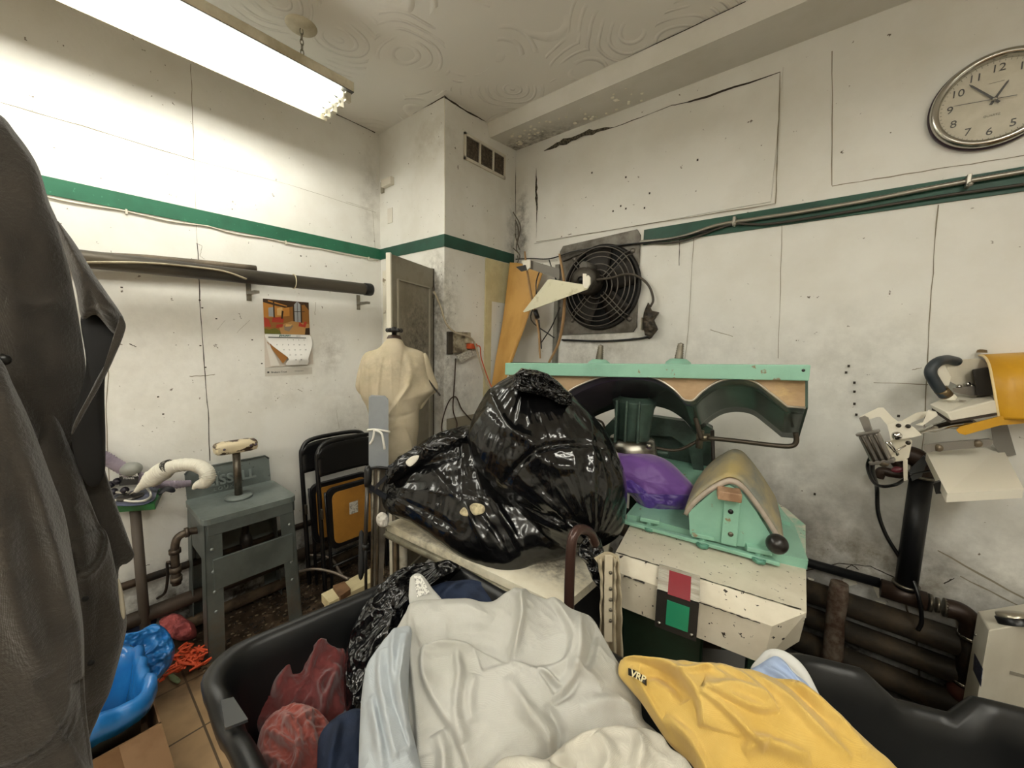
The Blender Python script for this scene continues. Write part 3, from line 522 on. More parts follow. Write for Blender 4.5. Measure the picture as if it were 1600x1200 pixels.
# exhaust fan
F0 = A((-1.145, YB, 1.89)); galv = pm('galvanised_dirty', '77726a', .5, .4, var='4d473d', vscale=8, spots=[((0, 0, .52), (.5, .3, .1), .7, 20, '2a241c')])
t = thing('exhaust_fan', 'dirty square exhaust fan with wire guard in the back wall', 'fan', (-1.18, YB, 1.58))
m = M(); P_ = [(-1.455, 2.175), (-.915, 2.205), (-.905, 1.622), (-1.44, 1.60)]
n_ = 64; rr = .247; ring = [F0+A((rr*math.cos(a), -.012, rr*math.sin(a))) for a in np.linspace(0, 2*math.pi, n_, endpoint=False)]
outer = []
for a in np.linspace(0, 2*math.pi, n_, endpoint=False):
    d = A((math.cos(a), math.sin(a))); best = 9
    for i in range(4):
        p = A(P_[i])-F0[[0, 2]]; q = A(P_[(i+1) % 4])-F0[[0, 2]]; e = q-p; den = d[0]*e[1]-d[1]*e[0]
        if abs(den) > 1e-9:
            k_ = (p[0]*e[1]-p[1]*e[0])/den; u_ = (p[0]*d[1]-p[1]*d[0])/den
            if k_ > 0 and -.001 <= u_ <= 1.001: best = min(best, k_)
    outer.append(F0+A((d[0]*best, -.012, d[1]*best)))
m.grid(A([outer, ring]), wrap=True, sm=False); m.grid(A([ring, [p+A((0, .012, 0)) for p in ring]]), wrap=True, sm=True)
m.grid(A([outer, [p+A((0, .012, 0)) for p in outer]]), wrap=True, sm=False); m.build('mounting_plate', galv, t)
M().lathe([(0, .0015), (.246, .0015)], F0, (0, -1, 0), 48).build('duct_opening', pm('duct_black', '050505', .8), t)
M().tube([F0+A((.247*math.cos(a), -.02, .247*math.sin(a))) for a in np.linspace(0, 2*math.pi, 72, endpoint=False)], .012, 8, closed=True).build('fan_ring', pm('fan_ring_dark', '201d1a', .5, .3), t)
gw = pm('guard_wire', '6c665f', .45, .5)
for r_ in (.235, .205, .178, .135, .1, .07):
    M().torus(F0+A((0, -.055-.02*(1-r_/.24), 0)), (0, 1, 0), r_, .0032, 64, 6).build('guard_ring', gw, t)
for a in (.8, 2.36, 3.93, 5.5):
    for s_ in (-.012, .012):
        d = A((math.cos(a), 0, math.sin(a))); q = A((-d[2], 0, d[0])); M().tube(cat([F0+d*.06+q*s_+A((0, -.075, 0)), F0+d*.15+q*s_+A((0, -.066, 0)), F0+d*.235+q*s_+A((0, -.055, 0)), F0+d*.262+q*s_+A((0, -.014, 0))], 4), .003, 6).build('guard_spoke', gw, t)
    M().lathe([(.0, .006), (.014, .006), (.016, 0)], F0+d*.275+A((0, -.012, 0)), (0, -1, 0), 16).build('bolt', gw, t)
mo = pm('fan_motor', '57524a', .6, .3, var='332e28', vscale=14); m = M(); MC = F0+A((-.05, 0, .03)); m.lathe([(0, .175), (.05, .172), (.075, .16), (.08, .14), (.08, .04), (.05, .03)], MC, (0, -1, 0), 32); mot = m.build('motor', mo, t)
M().lathe([(0, .184), (.018, .183), (.022, .172)], MC, (0, -1, 0), 20).build('motor_boss', blk, mot); M().tube([MC+A((.0, -.15, .085)), MC+A((.01, -.04, .085))], .026, 16).build('capacitor', pm('capacitor_grey', '5f5b55', .5), mot)
for k in range(5):
    a = k*2*math.pi/5+.4; d = A((math.cos(a), 0, math.sin(a))); q = A((-d[2], 0, d[0])); G = A([[MC+A((.05, 0, -.03))+d*(.06+.17*i/5)+q*(-.05-.03*i/5+(.1+.06*i/5)*j/5)+A((0, -.015-.03*j/5, 0)) for j in range(6)] for i in range(6)]); M().grid(G).build('fan_blade', pm('fan_blade_dark', '2c2824', .5, .4), t, solid=.002)
pth = cat([MC+A((.08, -.13, .0)), F0+A((.1, -.09, .04)), F0+A((.2, -.08, .055)), F0+A((.265, -.05, .03)), F0+A((.31, -.03, -.02)), F0+A((.335, -.03, -.09)), F0+A((.325, -.04, -.13))], 6); M().tube(pth, .0065, 8).build('motor_cable', pm('cable_grey_brown', '4c453c', .6), t)
t = thing('junction_box', 'greasy open junction box right of the exhaust fan', 'junction box', (-.83, YB, 1.59)); gre = pm('greasy_black', '27221b', .6, var='554a3b', vscale=40, bump=1, bscale=60)
puff('grease_covered_box', [(1006, 488), (1013, 472), (1018, 485), (1030, 488), (1022, 500), (1028, 515), (1018, 528), (1008, 524), (1005, 505)], plane((-.83, 2.19, 1.67), (0, -1, 0)), .03, .03, gre, t, 20, 60, nz=[(.006, 60, 'f')], smooth=False)
M().box((-.862, 2.165, 1.63), (-.858, 2.21, 1.70)).build('box_side', pm('paint_bit', 'bdb6a3', .6), t)
tag(M().tube(cat([W(*p, y=YB-.014) for p in ((878, 531), (940, 533), (990, 530), (1012, 526), (1018, 520))], 5), .006, 8).build('black_wall_cable', blk), 'black cable along the wall below the exhaust fan', 'cable')
# armoured conduit along right-hand stripe
def ribbed(path, r, nm, mt, lab, catg):
    P = cat(path, 40); m = M(); m.tube(P, [r*(1+.12*(i % 2)) for i in range(len(P))], 8); return tag(m.build(nm, mt), lab, catg)
pth = [W(*p, y=YB-.024) for p in ((1000, 378), (1060, 371), (1120, 352), (1180, 342), (1240, 333), (1340, 316), (1480, 289), (1600, 268), (1700, 250))]
ribbed(pth, .0085, 'armoured_conduit', pm('conduit_steel', 'a09c92', .35, .7), 'ribbed metal conduit running along the green stripe on the back wall', 'conduit')
tag(M().tube(cat([W(*p, y=YB-.02) for p in ((880, 408), (905, 397), (940, 388), (1000, 380), (1060, 378), (1120, 358), (1150, 350), (1200, 350), (1300, 335), (1400, 318), (1480, 305), (1600, 288), (1700, 272))], 6), .0055, 8).build('grey_wall_cable', pm('cable_dull', '3e3a33', .5)), 'thin dark cable drooping along the green stripe and over the fan', 'cable')
tag(M().tube(cat([W(*p, y=YB-.03) for p in ((806, 405), (830, 404), (860, 404), (900, 392), (960, 384), (1040, 375), (1110, 360))], 6), .004, 8).build('thin_dark_wire', blk), 'thin dark wire across the top of the exhaust fan', 'wire')
for p in ((1148, 347), (1512, 284)):
    c = W(*p, y=YB-.02); m = M(); m.boxo(c, np.eye(3), (.006, .022, .022)); m.ball(c+A((.004, -.025, -.016)), .008, 6); tag(m.build('conduit_clip', MATS['conduit_steel'], bevel=.002), 'small metal clip holding the conduit, '+('left one near the fan' if p[0] < 1200 else 'right one below the clock'), 'clip', 'conduit clips on the back wall')
# ================================================================ utility press
aP = math.radians(15.6); U = A((math.cos(aP), math.sin(aP), 0)); V_ = A((-math.sin(aP), math.cos(aP), 0)); OP = A((.002, 1.16, 0.)); Z3 = A((0, 0, 1.))
def PL(a, b, z): return OP+U*a+V_*b+Z3*z
def PV(px, py, b): return W(px, py, pl=(OP+V_*b, V_))      # on the upright plane b behind the front edge
teal = pm('teal_enamel', '8fbfa9', .42, var='80ae99', vscale=5, speck=(22, .66, .70, '8a7c63'), bump=.15, bscale=30)
teald = pm('teal_cast_dark', '44594e', .5, .2, var='2f3c36', vscale=7, bump=.4, bscale=35)
cream = pm('press_cream_worn', 'd8d1bf', .45, var='c9c1ad', vscale=6, speck=(60, .655, .675, '2a241c'), spots=[((.30, .10, .9), (.15, .32, .8), 1.8, 12, '8fbfa9'), ((-.4, -.1, .9), (.25, .2, .8), 1.0, 40, '2a241c')])
metal = pm('polished_aluminium', 'aaa79d', .28, 1, var='807b70', vscale=5, stretch=(1, 1, 14), bump=.2, bscale=50)
press = thing('utility_press', 'old teal and cream laundry press with double curved head beside the black bags', 'laundry press', PL(-.2, .5, 0))
top = [(-.475, .068), (0, 0), (.13, .58), (.10, .72), (-.03, .98), (-.36, .98), (-.44, .5)]
m = M(); m.prism([PL(a, b, .885) for a, b in top], Z3*.015); m.build('table_top', cream, press, bevel=.003)
m = M()
f0, f1 = (-.475, .068), (-.0, 0.0); c0_, c1_ = (-.475, .03), (-.075, -.035); 
m.prism([PL(*f0, .9), PL(*f1, .9), PL(*c1_, .862), PL(*c0_, .862)], V_*.006+Z3*-.008); m.prism([PL(*c0_, .862), PL(*c1_, .862), PL(-.085, -.03, .752), PL(-.475, .035, .752)], V_*.008)
m.prism([PL(*f1, .9), PL(*c1_, .862), PL(-.085, -.03, .752), PL(.0, .03, .80)], V_*.008-U*.004)
m.build('front_apron', cream, press, bevel=.002)
m = M(); pts = [PL(a, b, .9008) for a, b in zip(np.linspace(-.475, -.01, 40), np.linspace(.068, .004, 40))]; m.strip(pts, Z3, .004, 0, .9); m.strip([PL(a, b-.003, .861) for a, b in zip(np.linspace(-.44, -.38, 8), np.linspace(.02, .012, 8))], nrm(-V_+Z3), .004, 0, .9); m.strip([PL(a, b-.003, .8615) for a, b in zip(np.linspace(-.27, -.1, 20), np.linspace(-.008, -.032, 20))], nrm(-V_+Z3), .0025, 0, 1)
m.build('chipped_edge', pm('chip_dark', '2a241c', .8), press)
M().boxo(PL(-.33, .5, .44), (U, V_, Z3), (.13, .3, .44)).build('pedestal', pm('press_green_dark', '1d3b2b', .45, var='142a1f', vscale=5), press, bevel=.01)
for a, b in ((-.06, .2), (-.06, .75), (-.5, .8)): M().boxo(PL(a, b, .44), (U, V_, Z3), (.02, .02, .44)).build('leg', MATS['press_green_dark'], press, bevel=.003)
# pedal panel, red above green
m = M(); q = lambda a, z: PL(a, (-.052-.13*(a+.27))-.02+(max(0, z-.862))*.95, z)
a0, a1 = -.345, -.238
for (za, zb, nm, mt) in ((.912, .862, 'upper_bracket', metal), (.862, .752, 'lower_plate', pm('plate_charcoal', '2b2926', .45))):
    m = M(); bb = lambda a, z: A(PL(a, .048-.122*(a+.53)-.028+(0 if z < .87 else .045), z))
    m.prism([bb(a0, za), bb(a1, za), bb(a1, zb), bb(a0, zb)], -V_*.008-(Z3*-.004 if za > .9 else Z3*0)); pn = m.build(nm, mt, press, bevel=.003)
    m = M(); i0, i1 = (a0+.028, a1-.022); z0_, z1_ = (za-.006, zb+.001) if za > .9 else (zb+.092, zb+.02)
    e = lambda a, z, s: bb(a, za if s else z)
    if za > .9: m.prism([A(bb(i0, .912))*.9+A(bb(i0, .862))*.1-V_*.010+Z3*.003, A(bb(i1, .912))*.9+A(bb(i1, .862))*.1-V_*.010+Z3*.003, bb(i1, .862)-V_*.010, bb(i0, .862)-V_*.010], -V_*.002+Z3*.001); m.build('red_window', pm('red_panel', '84202c', .25), pn)
    else: m.prism([bb(i0, z0_)-V_*.009, bb(i1, z0_)-V_*.009, bb(i1, z1_)-V_*.009, bb(i0, z1_)-V_*.009], -V_*.002); m.build('green_window', pm('green_panel', '2b8f69', .35), pn)
    for a in (a0+.012, a1-.012):
        zz = za-.004 if za > .9 else zb+.014; M().lathe([(0, .004), (.005, .003), (.006, 0)], bb(a, zz)-V_*.008, -V_, 10).build('screw', metal, pn)
# base casting with feet
m = M(); m.prism([PL(a, b, .9) for a, b in ((-.475, .30), (-.44, .305), (-.03, .235), (.055, .23), (.075, .5), (.055, .70), (-.06, .95), (-.37, .97))], Z3*.028); m.build('bed_plate', teal, press, bevel=.004)
m = M(); m.prism([PL(-.30, .62, .928), PL(.06, .47, .928), PL(.045, .70, .94), (PL(-.08, .93, .99)), PL(-.475, .99, 1.03), PL(-.5, .7, .96)], Z3*.012); m.build('sloping_plate', teal, press, bevel=.003)
def foot(a, b):
    m = M(); m.boxo(PL(a, b, .935), (U, V_, Z3), (.033, .018, .007)); m.cyl(PL(a, b, .90), PL(a, b, .94), .014, n=6); f_ = m.build('foot', teal, press, bevel=.002)
    m = M(); m.lathe([(.016, 0), (.020, .004), (.02, .012), (.012, .014)], PL(a, b-.025, .905), Z3, 6); m.build('foot_nut', pm('nut_teal', '5b8f7c', .4, .3), press)
for a, b in ((-.392, .285), (-.225, .245), (-.072, .225)): foot(a, b)
M().bar(PL(-.475, .27, .915), PL(-.02, .20, .915), .02, .012).build('front_rail', teal, press, bevel=.002)
# right buck
bk = .235
P2 = lambda px, py: PV(px, py, bk)
body = [P2(*q) for q in ((1076, 800), (1078, 834), (1128, 849), (1208, 862), (1208, 843), (1182, 800), (1158, 768), (1140, 758), (1118, 765))]
m = M(); m.prism(body, V_*.012); m.build('buck_end_plate', teal, press, bevel=.002)
arc = cat([P2(*q) for q in ((1071, 801), (1084, 784), (1105, 766), (1128, 753), (1142, 750), (1158, 757), (1178, 780), (1200, 812), (1222, 848))], 8)
def pad(th, b0, b1, mt, nm, dz=0, sh=0):
    G = []
    for j in range(12):
        k = j/11; bb_ = b0+(b1-b0)*k; dzz = dz+.012*math.sin(k*math.pi)+.012*k; r_ = []
        cm = A(arc).mean(0)
        for i, p in enumerate(arc): s = 1-.06*k*k; q_ = cm+(p-cm)*s; r_.append(q_+V_*bb_+Z3*(dzz)+U*sh*k)
        G.append(r_)
    G = A(G); return M().grid(G).build(nm, mt, press, solid=th)
pad(.012, -.004, .33, pm('pad_grey_felt', 'b4a79a', .8, var='9b8f80', vscale=12), 'buck_pad', -.006, .045)
pad(.006, .006, .34, pm('pad_cover_stained', 'a79a78', .7, var='7d8077', vscale=9, stretch=(1, .5, 1), spots=[((.2, -.1, 1.1), (.16, .3, .3), .9, 4, '5d6a72'), ((.1, -.15, 1.1), (.06, .3, .3), .6, 5, 'b39a4a')]), 'buck_cover', .009, .045)
c = P2(1137, 775); m = M(); m.boxo(P2(1141, 815)-V_*.008, (U, V_, Z3), (.022, .005, .072)); m.build('centre_strap', teal, press, bevel=.002); M().boxo(P2(1138, 768)-V_*.02, (U, V_, Z3), (.032, .03, .014)).build('wooden_block', pm('worn_copper', 'b08f72', .6, var='8c6b50', vscale=20), press, bevel=.003)
for z in (797, 832): M().lathe([(0, .004), (.007, .003), (.008, 0)], P2(1141, z)-V_*.013, -V_, 12).build('strap_screw', steel if z > 800 else blk, press)
M().ball(PV(1214, 850, .19), .029, 16).build('black_knob', pm('knob_black', '1d1917', .3), press); M().cyl(PV(1214, 850, .19), PL(-.02, .26, .95), .008).build('knob_stem', blk, press)
# left buck under a purple cover
pur = pm('purple_satin_shaded', '4b2a8c', .42, sheen=.6, var='412379', vscale=5, bump=.25, bscale=25)  # darker copy of the cover purple: underside shade put into the colour
puff('purple_buck', [(936, 712), (975, 706), (1014, 709), (1044, 720), (1070, 744), (1090, 768), (1086, 786), (1060, 798), (1030, 803), (1008, 802), (998, 785), (980, 768), (950, 764), (930, 750)], plane(PL(-.46, .52, 1.02)), .10, .09, pm('purple_pressed_cloth', '6d4494', .5, sheen=.5, bump=.2, bscale=25), press, 30, 110, folds=[([(960, 712), (1010, 722), (1050, 765), (1068, 785)], .006, .012), ([(1000, 780), (1030, 790), (1060, 790)], .008, .01), ([(940, 745), (985, 750), (1015, 795)], -.006, .012), ([(1015, 765), (1035, 790)], .006, .008)], nz=[(.004, 22, 'r')])
puff('purple_underside', [(936, 736), (972, 734), (998, 748), (1028, 778), (1062, 784), (1088, 772), (1086, 790), (1060, 801), (1030, 804), (1007, 803), (996, 786), (978, 769), (950, 766), (930, 754)], plane(PL(-.45, .50, .99)), .092, .07, pur, press, 30, 120, folds=[([(1010, 795), (1030, 785), (1060, 792)], .01, .008), ([(960, 750), (990, 772)], .008, .008), ([(985, 750), (1005, 785)], .008, .008)], nz=[(.006, 30, 'r')])
CB = PV(986, 712, .60); M().lathe([(.108, 0), (.11, .012), (.100, .05), (.092, .078), (.07, .080)], CB, Z3, 40).build('aluminium_collar', metal, press); M().ball(PV(1014, 697, .50), .013, 8).build('collar_screw', metal, press)
M().lathe([(.098, -.01), (.08, -.12), (.06, -.14)], CB, Z3, 32).build('buck_stem', teald, press)
# cast support column
m = M(); m.lathe([(.072, 0), (.076, .06), (.084, .14), (.095, .17), (.06, .19)], CB+Z3*.07, Z3, 28, sx=.8)
for k in (-.06, -.02, .03): m.boxo(CB+Z3*.16+U*k-V_*.055, (U, V_, Z3), (.005, .03, .09))
m.build('ribbed_neck', teald, press, bevel=.003)
m = M(); pts = [PV(*q, .86) for q in ((940, 720), (944, 668), (956, 656), (1096, 660), (1116, 672), (1118, 745), (1090, 740), (1000, 715))]; m.prism(pts, V_*.10); m.build('rear_yoke', teald, press, bevel=.012)
m = M(); pts = [PV(*q, .80) for q in ((1012, 650), (1070, 658), (1096, 690), (1100, 735), (1085, 740), (1075, 700), (1050, 682), (1012, 680))]; m.prism(pts, V_*.06); m.cyl(PV(1000, 706, .78), PV(1045, 709, .78), .018); m.build('lever_casting', teald, press, bevel=.004)
# head
hb = .45; hv = V_*.26-Z3*.155+U*.045
HP = lambda px, py: PV(px, py, hb)
arcp = cat([HP(*q) for q in ((795, 668), (830, 650), (858, 634), (885, 614), (905, 602), (940, 589), (985, 584), (1022, 590), (1050, 606), (1068, 624))], 8)[:-1]+cat([HP(*q) for q in ((1070, 625), (1083, 625), (1098, 611), (1122, 596), (1150, 591), (1178, 596), (1205, 615), (1230, 635))], 8)+[HP(1258, 637)]
topb = [HP(1258, 574), HP(795, 566)]; midb = [HP(1258, 591), HP(795, 586)]
m = M(); m.prism(arcp+midb, V_*.006); hd = m.build('padded_front', pm('head_felt_tan', 'bb9f7d', .75, var='a0835f', vscale=5, stretch=(1, 1, 2), bump=.15, bscale=60, spots=[((.20, -.1, 1.4), (.07, .2, .07), 1.0, 26, 'e8c98a'), ((-.35, 0, 1.36), (.12, .2, .03), .8, 30, '6e3a2a')]), press)
m = M(); m.boxo((HP(1258, 582)+HP(795, 576))/2-V_*.012, (nrm(HP(1258, 582)-HP(795, 576)), V_, Z3), (.548, .014, .026)); m.build('head_rail', teal, press, bevel=.003)
m = M(); G = A([[p for p in arcp], [p+hv for p in arcp]]); G = A([G[0]*(1-k)+G[1]*k for k in np.linspace(0, 1, 6)]); m.grid(G); m.build('hot_plate', pm('hot_plate_metal', '75807a', .24, .7, var='5f6b64', vscale=3, bump=.12, bscale=6, spots=[((-.42, -.1, 1.38), (.36, .6, .4), 1., .01, '7a5480')]), press, solid=.006)  # purple reflection on the left arch is painted into the plate colour
M().tube([p-V_*.004 for p in arcp], .004, 6).build('plate_edge', pm('plate_bright_edge', 'c9c2b4', .3, .7), press)
m = M(); bk_ = [p+hv for p in arcp]; m.prism([HP(1258, 574)+V_*.02, HP(795, 566)+V_*.02, HP(795, 590)+hv*1.0+Z3*.10, HP(1258, 600)+hv+Z3*.10], Z3*-.02+V_*.005); m.prism([p for p in bk_]+[HP(1258, 600)+hv+Z3*.08, HP(795, 590)+hv+Z3*.08], V_*.01); m.build('head_cover', teald, press)
m = M(); e_ = [HP(1258, 574), HP(1258, 637), HP(1258, 637)+hv, HP(1258, 600)+hv+Z3*.08]; m.prism(e_, U*.008); m.build('head_end', teald, press)
for px in ((936, 562), (1060, 561)):
    c = PV(*px, .52)-Z3*.02; m = M(); m.lathe([(.05, 0), (.045, .018), (.03, .03), (.0, .034)], c-Z3*.01, Z3, 24); m.build('mounting_hump', teal, press)
    m = M(); m.lathe([(.015-.0004*i+.002*(i % 2), .02+.0045*i) for i in range(14)]+[(0, .084)], c, Z3+U*.06, 14); m.build('threaded_stud', steel, press)
M().ball(HP(1252, 578)-V_*.02, .008, 8).build('rail_pin', blk, press); M().cyl(PV(1113, 672, .8), PV(1116, 764, .8), .008).build('drop_pipe', pm('hose_dark', '2d241e', .5), press)
pm('steel_pipe_dark', '4a4237', .45, .5)
for nm, pts, r, b in (('steam_pipe', ((1243, 676), (1244, 690), (1236, 697), (1210, 696), (1160, 690), (1105, 684)), .009, .62), ('steam_pipe', ((1096, 686), (1060, 703), (1025, 700), (1005, 695)), .007, .66), ('steam_pipe', ((918, 654), (938, 658), (944, 668), (944, 690), (930, 705)), .006, .85), ('steam_pipe', ((1083, 640), (1090, 665), (1096, 686)), .010, .60)):
    M().tube(cat([PV(*q, b) for q in pts], 6), r, 10).build(nm, MATS['steel_pipe_dark'], press)
m = M(); m.cyl(PV(1088, 684, .63), PV(1110, 684, .63), .017, n=6); m.cyl(PV(1092, 700, .63), PV(1095, 672, .63), .014, n=6); m.build('pipe_union', pm('brass_dull', '7d7460', .35, .7), press)
# grey box on the floor under the press
tag(M().prism([W(*q, z=.40) for q in ((1075, 1010), (1180, 1020), (1190, 1110), (1060, 1100))], (0, 0, -.39)).build('storage_box', pm('box_grey', '6c6a67', .6, var='5f5d59', vscale=5), bevel=.01), 'plain grey box on the floor under the right end of the press', 'box')
# ================================================================ padded board carrying the bags
bt = thing('work_board', 'worn cream padded board table under the two black rubbish bags', 'table', (-1.0, 1.1, 0))
zb = .775; Lb, Fb, Rb = W(603, 818, z=zb), W(880, 947, z=zb), W(944, 893, z=zb)
m = M(); poly = [Lb, Fb, Rb, Rb+A((-.13, .35, 0)), Lb+A((.02, .60, 0))]; m.prism([p-Z3*.03 for p in poly], Z3*.03); m.build('board_top', pm('board_cover', 'f0e9d4', .7, var='dcd2b8', vscale=5, spots=[((.3, -.02, .78), (.25, .12, .2), 1., 34, '5b5244'), ((-.2, -.2, .78), (.5, .05, .2), .8, 26, '6d644f')], bump=.1), bt, bevel=.008)
m = M(); m.tube(cat([Lb+A((0, .5, -.035)), Lb+A((-.01, .1, -.035)), Lb+A((-.005, .0, -.035)), Lb+A((.03, -.012, -.035)), (Lb+Fb)/2+A((0, -.012, -.035)), Fb+A((-.01, -.012, -.035))], 6), .013, 12); m.build('frame_tube', pm('frame_khaki', '8a8572', .45, .3, var='5c5748', vscale=12), bt)
lm = pm('leg_flaked_white', 'b9b2a0', .6, var='54493a', vscale=10)
for p in (Lb+A((.05, .05, 0)), Lb+A((.08, .5, 0)), Rb+A((-.08, .2, 0)), Fb+A((-.06, .06, 0))): M().cyl((p[0], p[1], 0), (p[0], p[1], zb-.03), .017, n=14).build('leg', lm, bt)
M().cyl(A((Lb[0]+.05, Lb[1]+.05, .25)), A((Fb[0]-.06, Fb[1]+.06, .25)), .01).build('stretcher', lm, bt)
# black cloth hanging at the right end of the board
bk1 = pm('black_cloth', '0d0c0c', .85)
r0 = Rb+A((.012, -.0, -.02)); o = sheet('black_cover_cloth', [[r0+A((-.10, -.10, 0)), r0+A((-.03, -.03, .0)), r0+A((.0, .03, .01)), r0+A((.0, .25, .02))], [r0+A((-.10, -.11, -.3)), r0+A((-.03, -.04, -.3)), r0+A((.015, .0, -.3)), r0+A((.015, .25, -.3))], [r0+A((-.10, -.11, -.7)), r0+A((-.03, -.03, -.7)), r0+A((.02, .0, -.7)), r0+A((.01, .25, -.7))]], bk1, fn=lambda u, v: .012*np.sin(v*22)*u)
tag(o, 'black cloth hanging off the right end of the bag table', 'cloth')
# bent brown tube
tag(M().tube(cat([W(889, 1010, t=1.02), W(889, 960, t=1.02), W(890, 900, t=1.02), W(893, 850, t=1.02), W(899, 832, t=1.03), W(909, 827, t=1.05), W(922, 833, t=1.08), W(930, 850, t=1.10)], 6)+[], .0135, 14).build('bent_tube_handle', pm('brown_enamel', '45302a', .28, .3)), 'bent brown metal tube handle rising in front of the bag table', 'handle')
# beige trousers on the press corner
tr = thing('beige_trousers', 'folded beige garment with metal snaps hanging from the left press corner', 'trousers', W(955, 1040, t=1.07))
khk = pm('khaki_cotton', 'b8ac92', .85, var='a89b80', vscale=9, weave=300)
def ps(*q): return [W(a, b, t=1.085) for a, b in q]
o = sheet('trouser_leg', [ps((934, 872), (944, 868), (956, 868), (966, 872)), ps((938, 910), (947, 905), (958, 905), (968, 910)), ps((936, 960), (946, 960), (958, 960), (970, 960)), ps((938, 1035), (948, 1035), (960, 1040), (971, 1040))], khk, tr, fn=lambda u, v: .012*np.sin(v*19+u*2)+.004*np.sin(u*30), solid=.004)
o = sheet('placket', [ps((950, 866), (957, 865), (962, 867)), ps((949, 930), (955, 930), (961, 930)), ps((949, 1000), (955, 1000), (961, 1000))], pm('khaki_light', 'cabfa6', .8), tr, solid=.004); o.location = (-.0, -.02, .006)
for y in (895, 920, 937, 953, 970): M().lathe([(0, .004), (.004, .003), (.005, 0)], W(954, y, t=1.085)+nrm(CAM-W(954, y, t=1.085))*.024, nrm(CAM-W(954, y, t=1.085)), 12).build('snap', steel, tr)
o = sheet('waist_fold', [ps((928, 872), (948, 862), (966, 868)), ps((934, 880), (950, 874), (964, 878))], khk, tr, solid=.004)
# ================================================================ black rubbish bags
bagm = pm('black_bin_liner', '0b0b0c', .2, spec=.5, bump=.3, bscale=22, stretch=(1, 1, .45), coat=.2)
def knotfn(kpx, pl_, amp, nf):
    K_ = W(*kpx, pl=pl_); n = pl_[1]; a1_ = nrm(np.cross(n, (0, 0, 1.))); a2_ = np.cross(a1_, n)
    def f(Q, s, sg):
        d = Q-K_; r_ = np.linalg.norm(d, axis=1); an = np.arctan2(d@a2_, d@a1_); q = np.stack([an*nf, r_*3, np.full_like(r_, sg*3.)], 1)
        return amp*(rdg(q, 1., 3))*np.clip(r_/.12, .2, 1)
    return f
pl1 = plane(W(858, 720, t=1.42), nrm(CAM-W(858, 720, t=1.42))+A((0, 0, .1))); bag = thing('rubbish_bag', 'large upright knotted black rubbish bag leaning against the press', 'rubbish bag', W(890, 862, t=1.4), 'black rubbish bags')
puff('bag_body', [(800, 590), (826, 584), (858, 592), (885, 612), (915, 640), (945, 676), (965, 715), (976, 750), (978, 790), (970, 832), (945, 852), (915, 862), (882, 858), (850, 838), (812, 800), (770, 762), (741, 722), (733, 690), (737, 664), (750, 636), (768, 610)], pl1, .21, .2, bagm, bag, 90, 320, nz=[(.012, 5, 'f'), (.0012, 30, 'r')], fn=lambda Q, s, sg, f1=knotfn((826, 590), pl1, .005, 5), f2=knotfn((925, 850), pl1, .005, 5): f1(Q, s, sg)+f2(Q, s, sg), pw=.5,
     folds=[([(760, 650), (790, 680), (830, 700), (850, 730), (900, 740)], .02, .02), ([(790, 760), (840, 715), (900, 705), (950, 710)], -.016, .012), ([(800, 775), (850, 800), (920, 820)], -.02, .016), ([(765, 610), (790, 660), (812, 692)], .014, .01), ([(870, 800), (905, 830), (930, 850)], .02, .014), ([(880, 640), (920, 690), (950, 760)], -.010, .014)])
puff('bag_knot', [(800, 598), (804, 585), (815, 575), (824, 577), (838, 578), (856, 584), (872, 596), (884, 608), (895, 618), (893, 634), (876, 632), (858, 622), (838, 616), (818, 612), (798, 610)], plane(W(848, 605, t=1.30)), .05, .09, bagm, bag, 40, 220, nz=[(.014, 26, 'r'), (.010, 60, 'r')], smooth=False)
puff('bag_knot', [(905, 852), (915, 838), (930, 832), (938, 842), (944, 862), (940, 880), (950, 905), (940, 925), (925, 905), (915, 880), (903, 868)], plane(W(925, 860, t=1.17)), .02, .05, bagm, bag, 20, 120, nz=[(.010, 30, 'r')], smooth=False)
n2 = nrm(A((.30, -.72, .62))); pl2 = plane((-1.02, 1.02, .90), n2); bag = thing('rubbish_bag', 'slumped black rubbish bag with a tear, lying on the left of the board', 'rubbish bag', (-1.0, 1.15, zb), 'black rubbish bags')
puff('bag_body', [(600, 752), (608, 735), (632, 715), (668, 690), (705, 675), (740, 668), (775, 690), (830, 740), (880, 800), (905, 845), (880, 870), (838, 880), (815, 892), (790, 900), (762, 893), (728, 876), (690, 850), (645, 818), (606, 800), (598, 775)], pl2, .13, .11, bagm, bag, 80, 300, nz=[(.010, 5, 'f'), (.0014, 18, 'r')], fn=lambda Q, s, sg, f1=knotfn((735, 668), pl2, .005, 4), f2=knotfn((600, 770), pl2, .005, 4): f1(Q, s, sg)+f2(Q, s, sg), pw=.5,
     folds=[([(605, 745), (650, 725), (700, 700), (735, 690)], .022, .016), ([(620, 760), (680, 740), (740, 730)], -.02, .014), ([(745, 800), (760, 840), (775, 870)], .012, .01), ([(690, 745), (720, 780), (735, 800)], .012, .012), ([(780, 790), (810, 840), (830, 880)], .014, .012), ([(760, 810), (790, 850), (800, 880)], -.01, .01), ([(640, 790), (700, 820), (740, 850)], -.012, .012)])
def onpuff(px, py, d): return W(px, py, pl=(A(pl2[0])+pl2[1]*d, pl2[1]))
puff('tear_showing_cloth', [(718, 800), (728, 790), (744, 786), (757, 791), (756, 801), (740, 806), (724, 806)], (onpuff(738, 797, .131), pl2[1]), .008, .01, pm('cloth_in_tear', 'c8bb97', .8, var='8f8468', vscale=40), bag, 10, 40)
puff('loose_flap', [(603, 755), (606, 735), (625, 718), (655, 700), (690, 680), (735, 672), (745, 684), (712, 700), (672, 722), (640, 738), (615, 752)], (onpuff(670, 715, .10), pl2[1]), .04, .03, bagm, bag, 24, 160, nz=[(.012, 22, 'r')])
